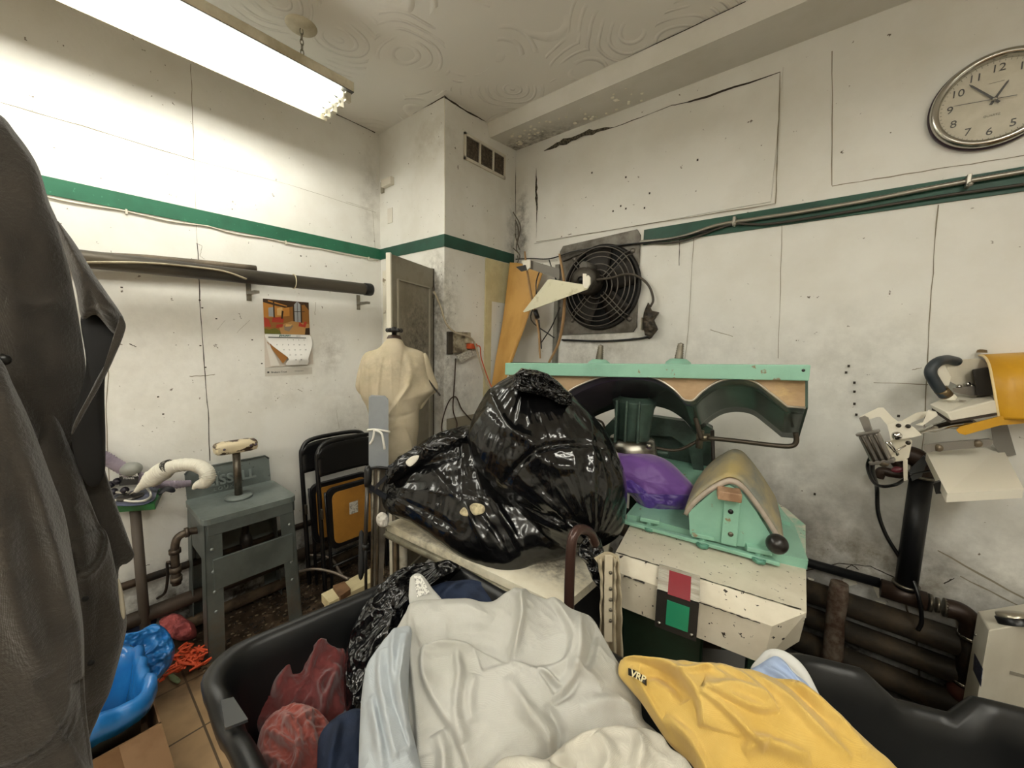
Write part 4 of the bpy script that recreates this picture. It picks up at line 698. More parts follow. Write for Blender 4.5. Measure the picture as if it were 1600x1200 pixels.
puff('white_cloth_inside', [(634, 722), (644, 713), (655, 712), (650, 722), (640, 729)], (onpuff(645, 720, .145), pl2[1]), .006, .006, pm('white_scrap', 'cfcabd', .8), bag, 8, 40)
# ================================================================ left side: puff iron table, chairs, dress form, poles
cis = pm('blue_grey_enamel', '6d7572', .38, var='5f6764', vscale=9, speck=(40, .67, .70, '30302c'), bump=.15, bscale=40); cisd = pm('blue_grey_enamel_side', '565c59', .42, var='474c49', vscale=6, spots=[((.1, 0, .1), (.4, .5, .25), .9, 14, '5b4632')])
x0, x1, y0, y1, zt = -2.50, -2.150, .402, .808, .70
t = thing('puff_iron_table', 'grey steel pressing table with a raised back panel reading CISSELL', 'pressing table', ((x0+x1)/2, (y0+y1)/2, 0))
m = M(); r_ = .03
poly = []
for cx, cy, a0 in ((x1-r_, y1-r_, 0), (x0+r_, y1-r_, 90), (x0+r_, y0+r_, 180), (x1-r_, y0+r_, 270)):
    for k in range(5): a = math.radians(a0+22.5*k); poly.append((cx+r_*math.cos(a), cy+r_*math.sin(a), zt-.028))
m.prism(poly, Z3*.028); m.build('table_top', cis, t, bevel=.003)
m = M(); bw = [(x0+.005, y0+.01, zt), (x0+.005, y1-.01, zt), (x0-.01, y1-.01, zt+.13), (x0-.012, y1-.03, zt+.15), (x0-.012, y0+.03, zt+.15), (x0-.01, y0+.01, zt+.13)]; m.prism(bw, (-.006, 0, -.001)); bp_ = m.build('back_panel', cis, t, bevel=.002)
M().tube([A(p)+A((.0, 0, 0)) for p in bw[2:]+[]], .005, 8).build('panel_rim', cisd, t)
text('maker_name', 'CISSELL', .072, (x0+.012, .60, zt+.067), (0, 1, 0), (-.08, 0, 1), pm('embossed_grey', '7c8582', .4), bp_, ext=.004, bold=True); text('maker_town', 'L O U K Y', .026, (x0+.009, .58, zt+.022), (0, 1, 0), (-.08, 0, 1), MATS['embossed_grey'], bp_, ext=.003); text('maker_initials', 'W. M.', .018, (x0+.008, .54, zt+.112), (0, 1, 0), (-.08, 0, 1), MATS['embossed_grey'], bp_, ext=.003)
for (lx, ly, sx_, sy_) in ((x1-.03, y0+.03, 1, -1), (x1-.03, y1-.04, 1, 1), (x0+.03, y0+.03, -1, -1), (x0+.03, y1-.04, -1, 1)):
    m = M(); ex = .022*sx_*0; ey = .014*sy_
    tpx, bpx = A((lx, ly, zt-.03)), A((lx-.012*sx_*-1, ly+ey*1.5, 0)); 
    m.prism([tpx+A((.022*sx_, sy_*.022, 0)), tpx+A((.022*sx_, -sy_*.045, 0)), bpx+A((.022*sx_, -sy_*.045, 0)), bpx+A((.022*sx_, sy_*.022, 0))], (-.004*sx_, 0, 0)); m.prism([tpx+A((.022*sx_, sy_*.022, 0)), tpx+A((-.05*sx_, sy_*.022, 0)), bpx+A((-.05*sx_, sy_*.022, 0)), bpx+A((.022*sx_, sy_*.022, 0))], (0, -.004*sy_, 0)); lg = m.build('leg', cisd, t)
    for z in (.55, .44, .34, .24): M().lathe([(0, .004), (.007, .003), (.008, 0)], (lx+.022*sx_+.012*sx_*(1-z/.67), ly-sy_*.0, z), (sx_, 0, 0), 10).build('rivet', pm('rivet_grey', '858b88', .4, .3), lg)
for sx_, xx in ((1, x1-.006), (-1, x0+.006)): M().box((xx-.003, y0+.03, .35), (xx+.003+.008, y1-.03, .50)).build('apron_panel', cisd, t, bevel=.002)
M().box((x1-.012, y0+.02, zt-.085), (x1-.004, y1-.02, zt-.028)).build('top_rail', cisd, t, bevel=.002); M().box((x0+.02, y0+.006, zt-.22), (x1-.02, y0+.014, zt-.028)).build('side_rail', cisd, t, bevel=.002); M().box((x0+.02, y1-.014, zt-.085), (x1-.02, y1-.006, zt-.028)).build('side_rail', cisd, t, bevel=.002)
pc = W(373, 776, z=zt+.004); m = M(); m.lathe([(0, .012), (.055, .012), (.062, .006), (.062, 0)], pc, Z3, 32); m.build('post_flange', cis, t); ph = .245
M().cyl(pc+Z3*.01, pc+Z3*ph, .0175, n=20).build('post', pm('post_steel_worn', '6e675c', .35, .7, var='4a443b', vscale=12), t)
m = M(); bc = pc+Z3*(ph+.026)
sec = [(-.5, .6), (-.46, .9), (-.3, 1), (0, 1.0), (.3, 1), (.46, .9), (.5, .6)]; G = []
for yy, s in sec:
    row = []
    for j in range(24):
        a = 2*math.pi*j/24; ca, sa = math.cos(a), math.sin(a); sq = (abs(ca)**4+abs(sa)**4)**-.25; row.append(bc+A((.046*s*ca*sq*.9, yy*.185, .031*sa*sq*s)))
    G.append(row)
m.grid(A(G), wrap=True); m.add([G[0][j] for j in range(24)], [tuple(range(24))[::-1]]); m.add([G[-1][j] for j in range(24)], [tuple(range(24))]); phd = m.build('padded_head', pm('scorched_pad', 'cdbf9f', .45, var='3f2c1c', vscale=11, vlo=.53, vhi=.56, stretch=(1, 1, 2), bump=.3, bscale=30), t, bevel=.004)
for k in (-.06, .055, .078): M().ball(bc+A((.043, k, .003)), .006, 8).build('head_rivet', pm('rivet_purple', '453a4a', .4), phd)
m = M(); c = A(((x0+x1)/2+.05, .60, .48)); m.ball(c, .035, 12, 0, (1, .8, 1.5)); m.cyl(c, c+Z3*.19, .015); m.cyl(c-Z3*.14, c+A((.01, .02, 0)), .006); m.build('steam_valve', ironp, t)
M().cyl((x0+.06, y0+.09, .35), (x0+.06, y0+.09, .66), .018).build('riser_pipe', ironp, t)
# elbow pipe on the left of that table
t = thing('elbow_steam_pipe', 'bronze-brown elbow pipe and tee entering the left side of the grey table', 'pipe', (-2.3, .32, .3)); pbr = pm('pipe_bronze', '574c40', .45, .5, var='3b3129', vscale=14)
e = [W(313, 828, x=-2.3), W(295, 831, x=-2.3), W(278, 840, x=-2.3), W(273, 858, x=-2.3), W(274, 885, x=-2.3)]; M().tube(cat(e, 8), .017, 14).build('elbow', pbr, t)
for p, q in ((e[3], e[3]+A((0, 0, -.02))), (e[1], e[1]+A((0, -.015, 0))), (e[4], e[4]-Z3*.03), (e[4]-Z3*.05, e[4]-Z3*.075)): M().cyl(p, q, .023, n=18).build('collar', pbr, t)
M().cyl(e[4], e[4]-Z3*.09, .018, n=16).build('tee', pbr, t)
M().tube(cat([e[4]-Z3*.01, W(262, 878, x=-2.3), W(262, 900, x=-2.32), W(258, 925, x=-2.36), W(246, 935, x=-2.40)], 6), .006, 10).build('thin_line', ironp, t)
def run(nm, p, q, r, lab, mt=ironp, g=None): return tag(M().cyl(p, q, r, n=16).build(nm, mt), lab, 'pipe', g)
run('wall_pipe', (-2.49, -1.4, .335), (-2.49, 1.5, .37), .019, 'dark iron pipe along the left wall behind the grey table, uppermost of the floor pipes')
run('wall_pipe', (-2.46, -1.4, .17), (-2.46, 1.5, .20), .035, 'thick brown pipe low along the left wall, under the thin one', pm('pipe_brown', '4b3e34', .6, .2, var='33291f', vscale=8))
run('wall_pipe', (-2.44, -1.4, .055), (-2.44, 1.5, .07), .03, 'rusty pipe lying on the floor along the left wall', pm('pipe_rust', '5c4c3a', .7, .2, var='3a2c20', vscale=12))
# debris between pipes: dust and lint
m = M()
for i in range(1100):
    x, y = rng.uniform(-2.5, -1.95), rng.uniform(.35, 1.4); s = rng.uniform(.002, .008); m.ball((x, y, s*.4), s, 3, rng.randint(0, 3), (1, 1.5, .5))
tag(m.build('floor_debris', [pm('debris_brown', '4a3a2a', .9), pm('debris_dark', '241c15', .9), pm('debris_pale', '6e604c', .9)]), 'crumbs of dirt and lint on the floor around the pipes', 'debris', kind='stuff')
for i, p in enumerate((((455, 868), (500, 868), (520, 876), (535, 900), (548, 905), (560, 912)), ((460, 895), (490, 889), (520, 894), (545, 905)))):
    tag(M().tube(cat([W(*q, z=.20-.02*k) for k, q in enumerate(p)], 6), .008, 8).build('bent_copper_pipe', pm('copper_dull', '857a6e', .4, .5)), ('thin bent copper pipe above the floor by the chairs, upper of the two' if i == 0 else 'thin bent copper pipe above the floor by the chairs, lower of the two'), 'pipe', 'bent copper pipes')
# folding chairs: parts in local frame, leaning to the left wall
def chair(ox, oy, lean, lab, panel):
    t = thing('folding_chair', lab, 'folding chair', (ox, oy, 0), 'folded chairs by the left wall'); wn = A((-1., 0, 0)); bl = pm('chair_black', '101011', .35)
    L_ = lambda y, z, d=0: A((ox-lean*z/.9+d, oy+y, z))      # y across, z up, d toward the room
    w = .215
    fr = [L_(-w, .02), L_(-w, .50), L_(-w, .80), L_(-w+.01, .87), L_(-w+.06, .915), L_(0, .925), L_(w-.06, .915), L_(w-.01, .87), L_(w, .80), L_(w, .5), L_(w, .02)]
    M().tube(cat(fr, 6), .013, 10).build('frame', bl, t)
    G = A([[L_(-w+2*w*j/14, .72+.185*i/8-(.03*(abs(j-7)/7)**4 if i > 5 else 0), .008-.012*math.sin(math.pi*j/14)) for j in range(15)] for i in range(9)]); M().grid(G).build('backrest', bl, t, solid=.010)
    sp = []
    for cx, cz, a0 in ((w-.07, .60, 0), (-w+.07, .60, 90), (-w+.07, .32, 180), (w-.07, .32, 270)):
        for k in range(5): a = math.radians(a0+22.5*k); sp.append(L_(cx+.045*math.cos(a), cz+.045*math.sin(a), .02))
    m = M(); m.prism(sp, (.028, 0, .0)); m.build('seat', pm('chair_vinyl', '0e0e10', .4, bump=.2), t, bevel=.008)
    c = A(sp).mean(0); m = M(); m.prism([c+(p-c)*.86+A((.028, 0, 0)) for p in sp], (.004, 0, 0)); sbd = m.build('seat_board', panel, t)
    if True:
        m = M(); q = L_(-.035, .49, .0535); m.box(q-A((0, .028, .042)), q+A((.0008, .028, .042))); lb = m.build('care_label', pm('paper_label', 'cfcdc4', .5, speck=(120, .5, .6, '8b8a86')), sbd)
    for s in (-1, 1): M().tube([L_(s*(w-.03), .62, .012), L_(s*(w-.035), .30, .02), L_(s*(w-.03), .012, .03)], .010, 8).build('rear_leg', bl, t)
    M().tube([L_(-w+.03, .16, .024), L_(w-.03, .16, .024)], .008, 8).build('crossbar', bl, t)
    for s in (-1, 1): M().boxo(L_(s*w, .50, .018), np.eye(3), (.012, .006, .03)).build('hinge_plate', steel, t, bevel=.002)
    return t
brd = pm('hardboard_tan', 'a8772f', .5, var='94662a', vscale=5, spots=[((0, 0, .28), (.3, .3, .06), .5, 20, '5f4220')])
chair(-2.385, 1.165, .06, 'folded black metal chair closest to the left wall, behind the other', brd); chair(-2.25, 1.20, .06, 'folded black metal chair in front, tan hardboard seat underside with a label', brd)
# dress form
t = thing('dress_form', 'cream canvas-covered dress form with black neck knob before the grey door', 'dress form', W(612, 700, t=1.72)*A((1, 1, 0))); canv = pm('cream_canvas', 'bfb39a', .85, var='aea286', vscale=5, weave=250, spots=[((0, 0, 1.42), (.3, .3, .12), .6, 24, '8b8270')])
pf = plane(W(618, 620, t=1.75)); tf = 1.75
puff('torso_cover', [(601, 534), (606, 529), (618, 527), (628, 532), (634, 541), (650, 546), (662, 552), (667, 565), (672, 588), (682, 606), (668, 622), (655, 640), (654, 668), (650, 700), (648, 730), (600, 730), (588, 700), (580, 665), (573, 636), (564, 618), (563, 590), (566, 562), (572, 551), (590, 545)], pf, .13, .10, canv, t, 50, 200, folds=[([(603, 540), (595, 580), (592, 640), (600, 720)], .008, .006), ([(630, 545), (640, 590), (620, 640), (608, 660)], .010, .014), ([(610, 545), (612, 620), (606, 700)], .005, .004, 's'), ([(640, 600), (615, 635), (600, 655)], .012, .008), ([(655, 640), (620, 650), (590, 645)], -.008, .006), ([(650, 670), (625, 662), (605, 670)], .006, .006), ([(645, 700), (620, 705)], .006, .006), ([(575, 570), (580, 620)], .01, .008)], nz=[(.004, 9, 'f')], pw=.45)
puff('left_sleeve_cap', [(567, 556), (572, 562), (576, 600), (574, 632), (566, 620), (556, 607), (557, 590), (562, 570)], plane(W(566, 590, t=1.77)), .03, .03, canv, t, 14, 60)
puff('right_sleeve_cap', [(662, 552), (668, 556), (678, 585), (685, 608), (672, 620), (656, 640), (656, 600), (658, 570)], plane(W(670, 590, t=1.77)), .035, .03, canv, t, 14, 60)
m = M(); c = W(616, 528, t=1.75); m.lathe([(.035, -.02), (.032, 0), (.025, .012), (0, .014)], c, Z3, 20); m.build('neck_block', pm('dark_wood', '3a2a1e', .5), t)
m = M(); k_ = c+Z3*.028; m.lathe([(0, -.02), (.010, -.018), (.010, -.004), (.028, -.002), (.034, .004), (.032, .012), (.015, .014), (.010, .020), (0, .022)], k_, Z3, 18)
for a in range(5): m.ball(k_+A((.030*math.cos(a*1.2566), .030*math.sin(a*1.2566), .006)), .010, 8)
m.build('neck_knob', pm('knob_black2', '141212', .4), t)
cc_ = W(618, 700, t=1.78); M().cyl((cc_[0], cc_[1], .02), (cc_[0], cc_[1], 1.1), .02, n=16).build('stand_post', steel, t)
M().lathe([(0, .03), (.16, .02), (.17, 0)], (cc_[0], cc_[1], 0), Z3, 28).build('stand_base', blk, t)
M().tube(cat([W(668, 592, t=1.74), W(676, 603, t=1.73), W(683, 612, t=1.73), W(688, 618, t=1.73)], 3), .004, 6).build('torn_edge', pm('dark_thread', '2a241e', .8), t)
# upright folded ironing board with grey cover
t = thing('folded_ironing_board', 'folded ironing board with grey cover tied by white string, standing by the chairs', 'ironing board', W(590, 900, t=1.58)*A((1, 1, 0)))
B = lambda px, py, t=1.55: W(px, py, t=t)
m = M(); e = [B(576, 622), B(580, 619), B(602, 620), B(607, 625), B(607, 732), B(576, 732)]; dv_ = nrm(CAM-B(590, 680))*A((1, 1, 0)); m.prism(e, -dv_*.035); m.build('covered_board', pm('silver_grey_cover', '8f9498', .6, var='858a8f', vscale=8, weave=250), t, bevel=.008)
m = M(); e = [B(577, 732, 1.58), B(606, 732, 1.58), B(602, 830, 1.6), B(598, 930, 1.62), B(584, 930, 1.62), B(580, 830, 1.6)]; m.prism(e, -dv_*.02); m.build('tail_board', pm('board_grey_brown', '6e685e', .5, .2, var='4d463c', vscale=8), t, bevel=.003)
for a, b in ((583, 581), (592, 589)): M().cyl(B(a, 735, 1.54), B(b, 925, 1.6), .006, n=10).build('support_rod', steel, t)
M().tube(cat([B(574, 672, 1.54), B(585, 671, 1.53), B(600, 673, 1.53), B(609, 675, 1.55)], 4), .004, 6).build('string', pm('white_string', 'e2e0d8', .7), t)
M().tube(cat([B(585, 672, 1.525), B(583, 685, 1.52), B(578, 694, 1.52)], 5), .0045, 6).build('string', MATS['white_string'], t); M().tube(cat([B(586, 672, 1.525), B(596, 677, 1.515), B(599, 690, 1.515), B(601, 702, 1.52)], 5), .0045, 6).build('string', MATS['white_string'], t)
M().tube([B(574, 733, 1.53), B(590, 730, 1.53), B(608, 732, 1.53)], .006, 8).build('collar_strap', blk, t)
m = M(); m.bar(B(576, 760, 1.52), B(612, 782, 1.55), .006, .02); m.build('fold_arm', pm('arm_navy', '20242c', .4), t); M().bar(B(578, 770, 1.53), B(604, 745, 1.52), .006, .014).build('fold_arm', MATS['arm_navy'], t)
# black cane
tc_ = 1.46
t = thing('telescopic_pole', 'thin black pole with a foam grip leaning in front of the folded ironing board', 'pole', W(572, 940, t=tc_))
M().tube([W(574, 728, t=tc_), W(575, 734, t=tc_), W(575, 752, t=tc_), W(574, 760, t=tc_)], [.008, .014, .014, .011], 12).build('grip', blk, t); M().cyl(W(574, 755, t=tc_), W(571, 850, t=tc_), .0075, n=12).build('upper_tube', pm('tube_grey', '4f4c48', .35, .6), t); M().cyl(W(571, 825, t=tc_), W(572, 945, t=tc_), .0055, n=12).build('lower_tube', blk, t); M().cyl(W(571, 850, t=tc_), W(571, 858, t=tc_), .013, n=12).build('clamp', blk, t)
M().cyl(W(572, 940, t=tc_), W(572, 940, t=tc_)*A((1, 1, 0)), .0055, n=10).build('lower_tube', blk, t)
tag(puff('black_umbrella', [(562, 830), (569, 835), (571, 880), (566, 905), (560, 900), (560, 860)], plane(W(565, 870, t=1.52)), .02, .02, pm('black_cloth2', '0e0d0e', .7), None, 12, 40), 'closed black umbrella hanging beside the thin pole', 'umbrella')
tag(puff('white_rag', [(588, 808), (596, 800), (606, 806), (606, 820), (598, 824), (590, 820)], plane(W(598, 812, t=1.50)), .02, .02, pm('white_rag_cloth', 'cfcac0', .8), None, 12, 50, nz=[(.004, 60, 'r')]), 'small white rag tied at the left corner of the bag table', 'rag')
# wooden crate
t = thing('wooden_crate', 'pale wooden crate rail with a brown block behind the black tub', 'crate', (-1.84, .93, .2))
M().prism([W(502, 928, z=.25), W(514, 942, z=.25), W(590, 905, z=.25), W(578, 890, z=.25)], (0, 0, -.045)).build('rail', pm('pale_pine', 'cfc29a', .6, var='bcae86', vscale=6, stretch=(3, .4, 1)), t, bevel=.002); M().prism([W(520, 915, z=.27), W(532, 931, z=.27), W(548, 920, z=.27), W(538, 908, z=.27)], (0, 0, -.03)).build('block', pm('brown_block', '7a5a3c', .7, var='5c402a', vscale=18), t, bevel=.002)
M().prism([W(545, 905, z=.24), W(552, 912, z=.24), W(600, 888, z=.24), W(592, 881, z=.24)], (0, 0, -.04)).build('rail', MATS['pale_pine'], t)
for q in ((-1.87, .84), (-1.80, 1.0)): M().box((q[0]-.02, q[1]-.02, 0), (q[0]+.02, q[1]+.02, .21)).build('leg', MATS['pale_pine'], t)
# spotting board (green) at the wall, steam gun, hoses
t = thing('green_spotting_board', 'dark green board with a black steam iron head and blue pad on the left wall', 'spotting board', (-2.38, .25, .74)); xg = -2.42
gp = pm('green_board', '1c5a2c', .45, var='17431f', vscale=8)
zb_ = .735; tb = lambda px, py: W(px, py, z=zb_+.035)
m = M(); m.prism([tb(160, 793), tb(242, 787), tb(250, 770), tb(262, 745), tb(272, 736), tb(200, 745), tb(160, 760)], (0, 0, -.028)); m.build('board', gp, t, bevel=.003)
puff('blue_pad', [(170, 788), (215, 790), (240, 782), (246, 768), (256, 756), (274, 752), (272, 744), (262, 741), (250, 744), (228, 752), (200, 765), (170, 770)], (tb(215, 775)+Z3*.004, (0, 0, 1.)), .016, .005, pm('navy_pad', '2c3450', .6, sheen=.4), t, 16, 80)
M().tube(cat([tb(*p)+Z3*.02 for p in ((175, 789), (190, 788), (205, 790), (225, 789), (236, 782), (233, 772), (225, 767))], 4), .005, 6).build('white_rim', pm('rim_white', 'c9c6bb', .5), t)
puff('black_grip', [(247, 772), (252, 763), (262, 760), (272, 762), (274, 768), (268, 770), (258, 768), (250, 774)], plane(W(262, 767, t=1.86)), .014, .014, pm('grip_dark', '11121a', .5), t, 10, 40)
hd_ = lambda px, py, tt=1.80: W(px, py, t=tt); n_ = nrm((CAM-hd_(200, 745))*A((1, 1, 0)))
m = M(); m.prism([hd_(187, 735), hd_(215, 734), hd_(217, 740), hd_(215, 757), hd_(186, 759)], -n_*.06); h = m.build('iron_housing', pm('iron_black', '121214', .35), t, bevel=.008)
text('iron_label', 'BOUNCER', .019, hd_(201, 742, 1.795)+n_*.004, nrm(hd_(215, 742)-hd_(187, 742)), Z3, pm('label_white', 'c8c6c2', .5), h, bold=True); text('iron_small_label', 'STEAMER', .013, hd_(201, 747, 1.795)+n_*.004, nrm(hd_(215, 742)-hd_(187, 742)), Z3, MATS['label_white'], h)
m = M(); m.ball(hd_(205, 733), .040, 14, 0, (1, 1, .8)); m.build('grey_cap', pm('cap_grey', '84857f', .45), t); M().ball(hd_(203, 776), .05, 12, 0, (1, 1, .25)).build('sole_plate', pm('sole_steel', '55524e', .3, .8), t)
for q in ((173, 757), (183, 752), (178, 768), (195, 766)): M().ball(hd_(*q), .016, 8).build('valve_knob', pm('valve_dark', '2a2730', .35, .4), t)
M().tube(cat([hd_(172, 776), hd_(180, 769), hd_(192, 770), hd_(200, 768)], 4), .008, 8).build('chrome_fitting', pm('chrome', 'b9b7b2', .15, 1), t)
M().cyl((-2.44, .215, .735), (-2.44, .215, 0), .02, n=14).build('stand_leg', pm('leg_brown', '4d443b', .6), t)
def wrapped(nm, pts, rad, mt, lab, catg, tw=26):
    P = cat(pts, 12); k = len(P); rr = np.interp(np.linspace(0, 1, k), np.linspace(0, 1, len(rad)), rad); rr = [r*(1+.09*math.sin(i*tw/10.)+.05*math.sin(i*2.3)) for i, r in enumerate(rr)]
    return tag(M().tube(P, rr, 18).build(nm, mt), lab, catg)
hw = lambda px, py, tt=1.78: W(px, py, t=tt); cw = pm('white_wrap_cloth', 'd6d2c4', .8, bump=.4, bscale=30)
t = thing('wrapped_steam_hose', 'white cloth-wrapped hose curling over the grey pressing table', 'hose', hw(210, 765))
o = wrapped('hose_wrap', [hw(212, 768), hw(225, 757), hw(238, 748), hw(252, 738), hw(265, 731), hw(280, 727), hw(298, 726), hw(312, 729), hw(322, 736), hw(325, 745), hw(320, 754), hw(308, 758), hw(302, 764)], [.008, .020, .036, .040, .030, .027, .027, .028, .030, .030, .026, .016, .006], cw, 'x', 'x')
for k in ('label', 'category'): del o[k]
o.parent = t; o.location = Vector(o['_o'])-Vector(t['_o'])
M().tube([hw(259, 731), hw(266, 728.5)], .033, 16).build('dark_band', pm('band_dark', '27241f', .6, speck=(90, .5, .6, '8a887e')), t); M().cyl(hw(204, 772), hw(214, 767), .006).build('steel_tip', MATS['chrome'], t)
wrapped('lavender_hose', [W(p[0], p[1], x=-2.49) for p in ((120, 690), (150, 708), (168, 718), (190, 731), (215, 745), (232, 752), (255, 757), (275, 757), (298, 755))], [.027, .026, .026, .026, .024, .022, .02, .02, .016], pm('lavender_cloth', '968b98', .8, var='857a88', vscale=15), 'lavender cloth-wrapped hose along the left wall behind the green board', 'hose')
# ================================================================ right side: cuff press, pipes, controller
whp = pm('machine_white', 'ddd7c6', .4, var='d0c9b6', vscale=6, speck=(25, .68, .71, '8a8270')); whp2 = pm('machine_white_clean', 'e6e1d2', .35); yel = pm('yellow_enamel', 'd09b1e', .42, var='c08c18', vscale=4, bump=.1)
gun = pm('machine_grey', '8b8680', .35, .5); chr_ = pm('bright_steel', 'c4c2bd', .15, 1)
TP = 1.42
def X(px, py, t=TP): return W(px, py, t=t)
dX = nrm(X(1600, 650)-X(1400, 650)); dN = nrm((CAM-X(1500, 660))*A((1, 1, 0)))
t = thing('cuff_press', 'white and yellow cuff pressing machine on a black pipe stand at the right wall', 'press', X(1500, 780)*A((1, 1, 0))+A((0, 0, .95)))
# yellow cover: curved shell
ed = cat([X(1522, 556, 1.48), X(1538, 558, 1.38), X(1547, 572, 1.33), X(1552, 600, 1.31), X(1557, 630, 1.31), X(1561, 652, 1.32), X(1540, 661, 1.33), X(1500, 672, 1.35)], 6)
fo = [p+ (A((.16, .17, .03))) for p in ed]
top_ = [X(1524, 556, 1.50), X(1536, 556, 1.40), X(1545, 568, 1.35), X(1551, 595, 1.32), X(1557, 630, 1.31), X(1561, 655, 1.31)]
G = []
for k in np.linspace(0, 1, 8): G.append([p+(A((.34, .045, .04)))*k for p in cat(top_, 6)])
M().grid(A(G)).build('yellow_hood', yel, t, solid=.006)
M().tube(cat(top_, 6), .004, 8).build('hood_rim', pm('rim_cream', 'e6cf9a', .4), t)
m = M(); a_ = [X(1500, 666, 1.31), X(1561, 650, 1.31), X(1600, 640, 1.31)+dX*.1, X(1600, 657, 1.31)+dX*.1, X(1562, 664, 1.31), X(1508, 679, 1.31), X(1498, 676, 1.31), X(1494, 671, 1.31)]; m.prism(a_, dN*.012); m.build('yellow_lever', yel, t, bevel=.004)
for p in ((1534, 551), (1570, 545)): M().lathe([(.014, 0), (.012, .01), (0, .012)], X(*p, 1.42), Z3, 12).build('hood_rivet', pm('rivet_bronze', '7b6748', .4, .5), t)
# head box under hood
def slab(nm, px, d, mt, tt=TP, bev=.003, dirn=None): m = M(); m.prism([X(*q, tt) if len(q) == 2 else X(*q) for q in px], (dirn if dirn is not None else -dN)*d); return m.build(nm, mt, t, bevel=bev)
slab('head_casting', [(1464, 570), (1500, 562), (1532, 560), (1548, 575), (1552, 605), (1530, 610), (1500, 604), (1484, 596), (1468, 585)], .09, whp, 1.40, .006)
slab('motor_dark_box', [(1519, 578), (1546, 574), (1554, 618), (1526, 618), (1524, 600)], .07, pm('motor_dark', '24211e', .5), 1.36)  # plain dark box under the yellow hood
slab('side_cover', [(1466, 573), (1476, 570), (1486, 590), (1482, 603), (1476, 602), (1466, 585)], .05, whp2, 1.38, .006)
for q in ((1498, 604), (1512, 600), (1518, 603)): M().ball(X(*q, 1.385), .008, 8).build('screw', chr_, t)
slab('pivot_arm', [(1488, 607), (1500, 606), (1512, 604), (1522, 603), (1535, 612), (1526, 620), (1500, 615), (1490, 612)], .03, gun, 1.37)
M().tube(cat([X(1494, 565, 1.40), X(1480, 562, 1.38), X(1466, 565, 1.36), X(1456, 574, 1.36), X(1454, 584, 1.36), X(1460, 596, 1.36), X(1468, 608, 1.36), X(1476, 618, 1.36)], 6), .0165, 14).build('rubber_hose', pm('hose_blue_black', '2c343a', .45), t)
M().cyl(X(1470, 609, 1.36), X(1479, 618, 1.36), .019, n=18).build('hose_clamp', pm('clamp_brass', '6b5a40', .35, .7), t); M().lathe([(.017, 0), (.02, .01), (.012, .02)], X(1482, 624, 1.36), Z3, 16).build('white_ferrule', whp2, t)
# upper platen: wedge box
m = M(); tp = [X(1452, 630, 1.36), X(1480, 645, 1.30), X(1552, 624, 1.33), X(1556, 628, 1.33), X(1540, 618, 1.42), X(1475, 618, 1.42)]
tp = [X(1452, 631, 1.36), X(1480, 645, 1.29), X(1554, 625, 1.31), X(1545, 612, 1.42), X(1478, 620, 1.42)]; lo = [X(1456, 638, 1.36), X(1486, 658, 1.29), X(1560, 645, 1.31), X(1550, 630, 1.42), X(1482, 634, 1.42)]
m.add(tp+lo, [(0, 1, 2, 3, 4), (9, 8, 7, 6, 5), (0, 5, 6, 1), (1, 6, 7, 2), (2, 7, 8, 3), (3, 8, 9, 4), (4, 9, 5, 0)]); m.build('upper_platen', whp2, t, bevel=.004)
m = M(); lo2 = [p-Z3*.008 for p in lo]; m.add(lo+lo2, [(0, 1, 2, 3, 4), (9, 8, 7, 6, 5), (0, 5, 6, 1), (1, 6, 7, 2), (2, 7, 8, 3), (3, 8, 9, 4), (4, 9, 5, 0)]); m.build('platen_gasket', pm('gasket_dark', '33281f', .5), t)
M().lathe([(.0, .002), (.008, .002), (.009, 0)], X(1504, 626, 1.355), Z3, 12).build('platen_plug', pm('plug_tan2', '9a9080', .5), t)
# cuff clamp arms
m = M(); m.tube(cat([X(1418, 682, 1.33), X(1448, 672, 1.33), X(1480, 664, 1.34), X(1510, 660, 1.36)], 5), [.010]*6+[.02]*5+[.028]*5, 16, flat=.6); m.build('chrome_arm', chr_, t)
slab('cuff_plate', [(1442, 660), (1450, 641), (1462, 644), (1465, 649), (1442, 665), (1430, 664)], .02, whp2, 1.30); slab('cuff_plate', [(1404, 660), (1432, 645), (1450, 643), (1444, 652), (1425, 660), (1416, 668), (1408, 665)], .02, whp2, 1.34)
slab('clamp_bracket', [(1386, 664), (1396, 660), (1408, 658), (1428, 668), (1440, 680), (1424, 684), (1392, 688), (1390, 678)], .008, whp2, 1.30)
slab('clamp_bracket', [(1343, 651), (1372, 637), (1380, 637), (1394, 652), (1404, 660), (1388, 666), (1386, 664), (1376, 652), (1372, 651), (1356, 656)], .006, whp2, 1.31)
for q in ((1404, 665), (1419, 666), (1419, 692)): M().lathe([(0, .003), (.006, .002), (.007, 0)], X(*q, 1.293), dN, 12).build('bolt', pm('bolt_dark', '3a352e', .4, .5), t)
M().lathe([(0, .006), (.012, .004), (.014, 0)], X(1401, 681, 1.292), dN, 14).build('bolt', chr_, t)
slab('rod_end', [(1342, 653), (1350, 650), (1356, 653), (1362, 672), (1352, 677)], .014, gun, 1.29, .003)
c0, c1 = X(1357, 678, 1.28), X(1377, 718, 1.28); ax = nrm(c1-c0); s1 = nrm(np.cross(ax, dN)); m = M(); m.boxo((c0+c1)/2, (s1, dN, ax), (.026, .02, np.linalg.norm(c1-c0)/2)); cyl_ = m.build('air_cylinder', gun, t, bevel=.006)
for k in (-.4, .0, .4): M().cyl(c0+s1*.026*k*1.5+dN*.02, c1+s1*.026*k*1.5+dN*.02, .004, n=8).build('tie_rod', pm('rod_dark', '4a433a', .4, .5), cyl_)
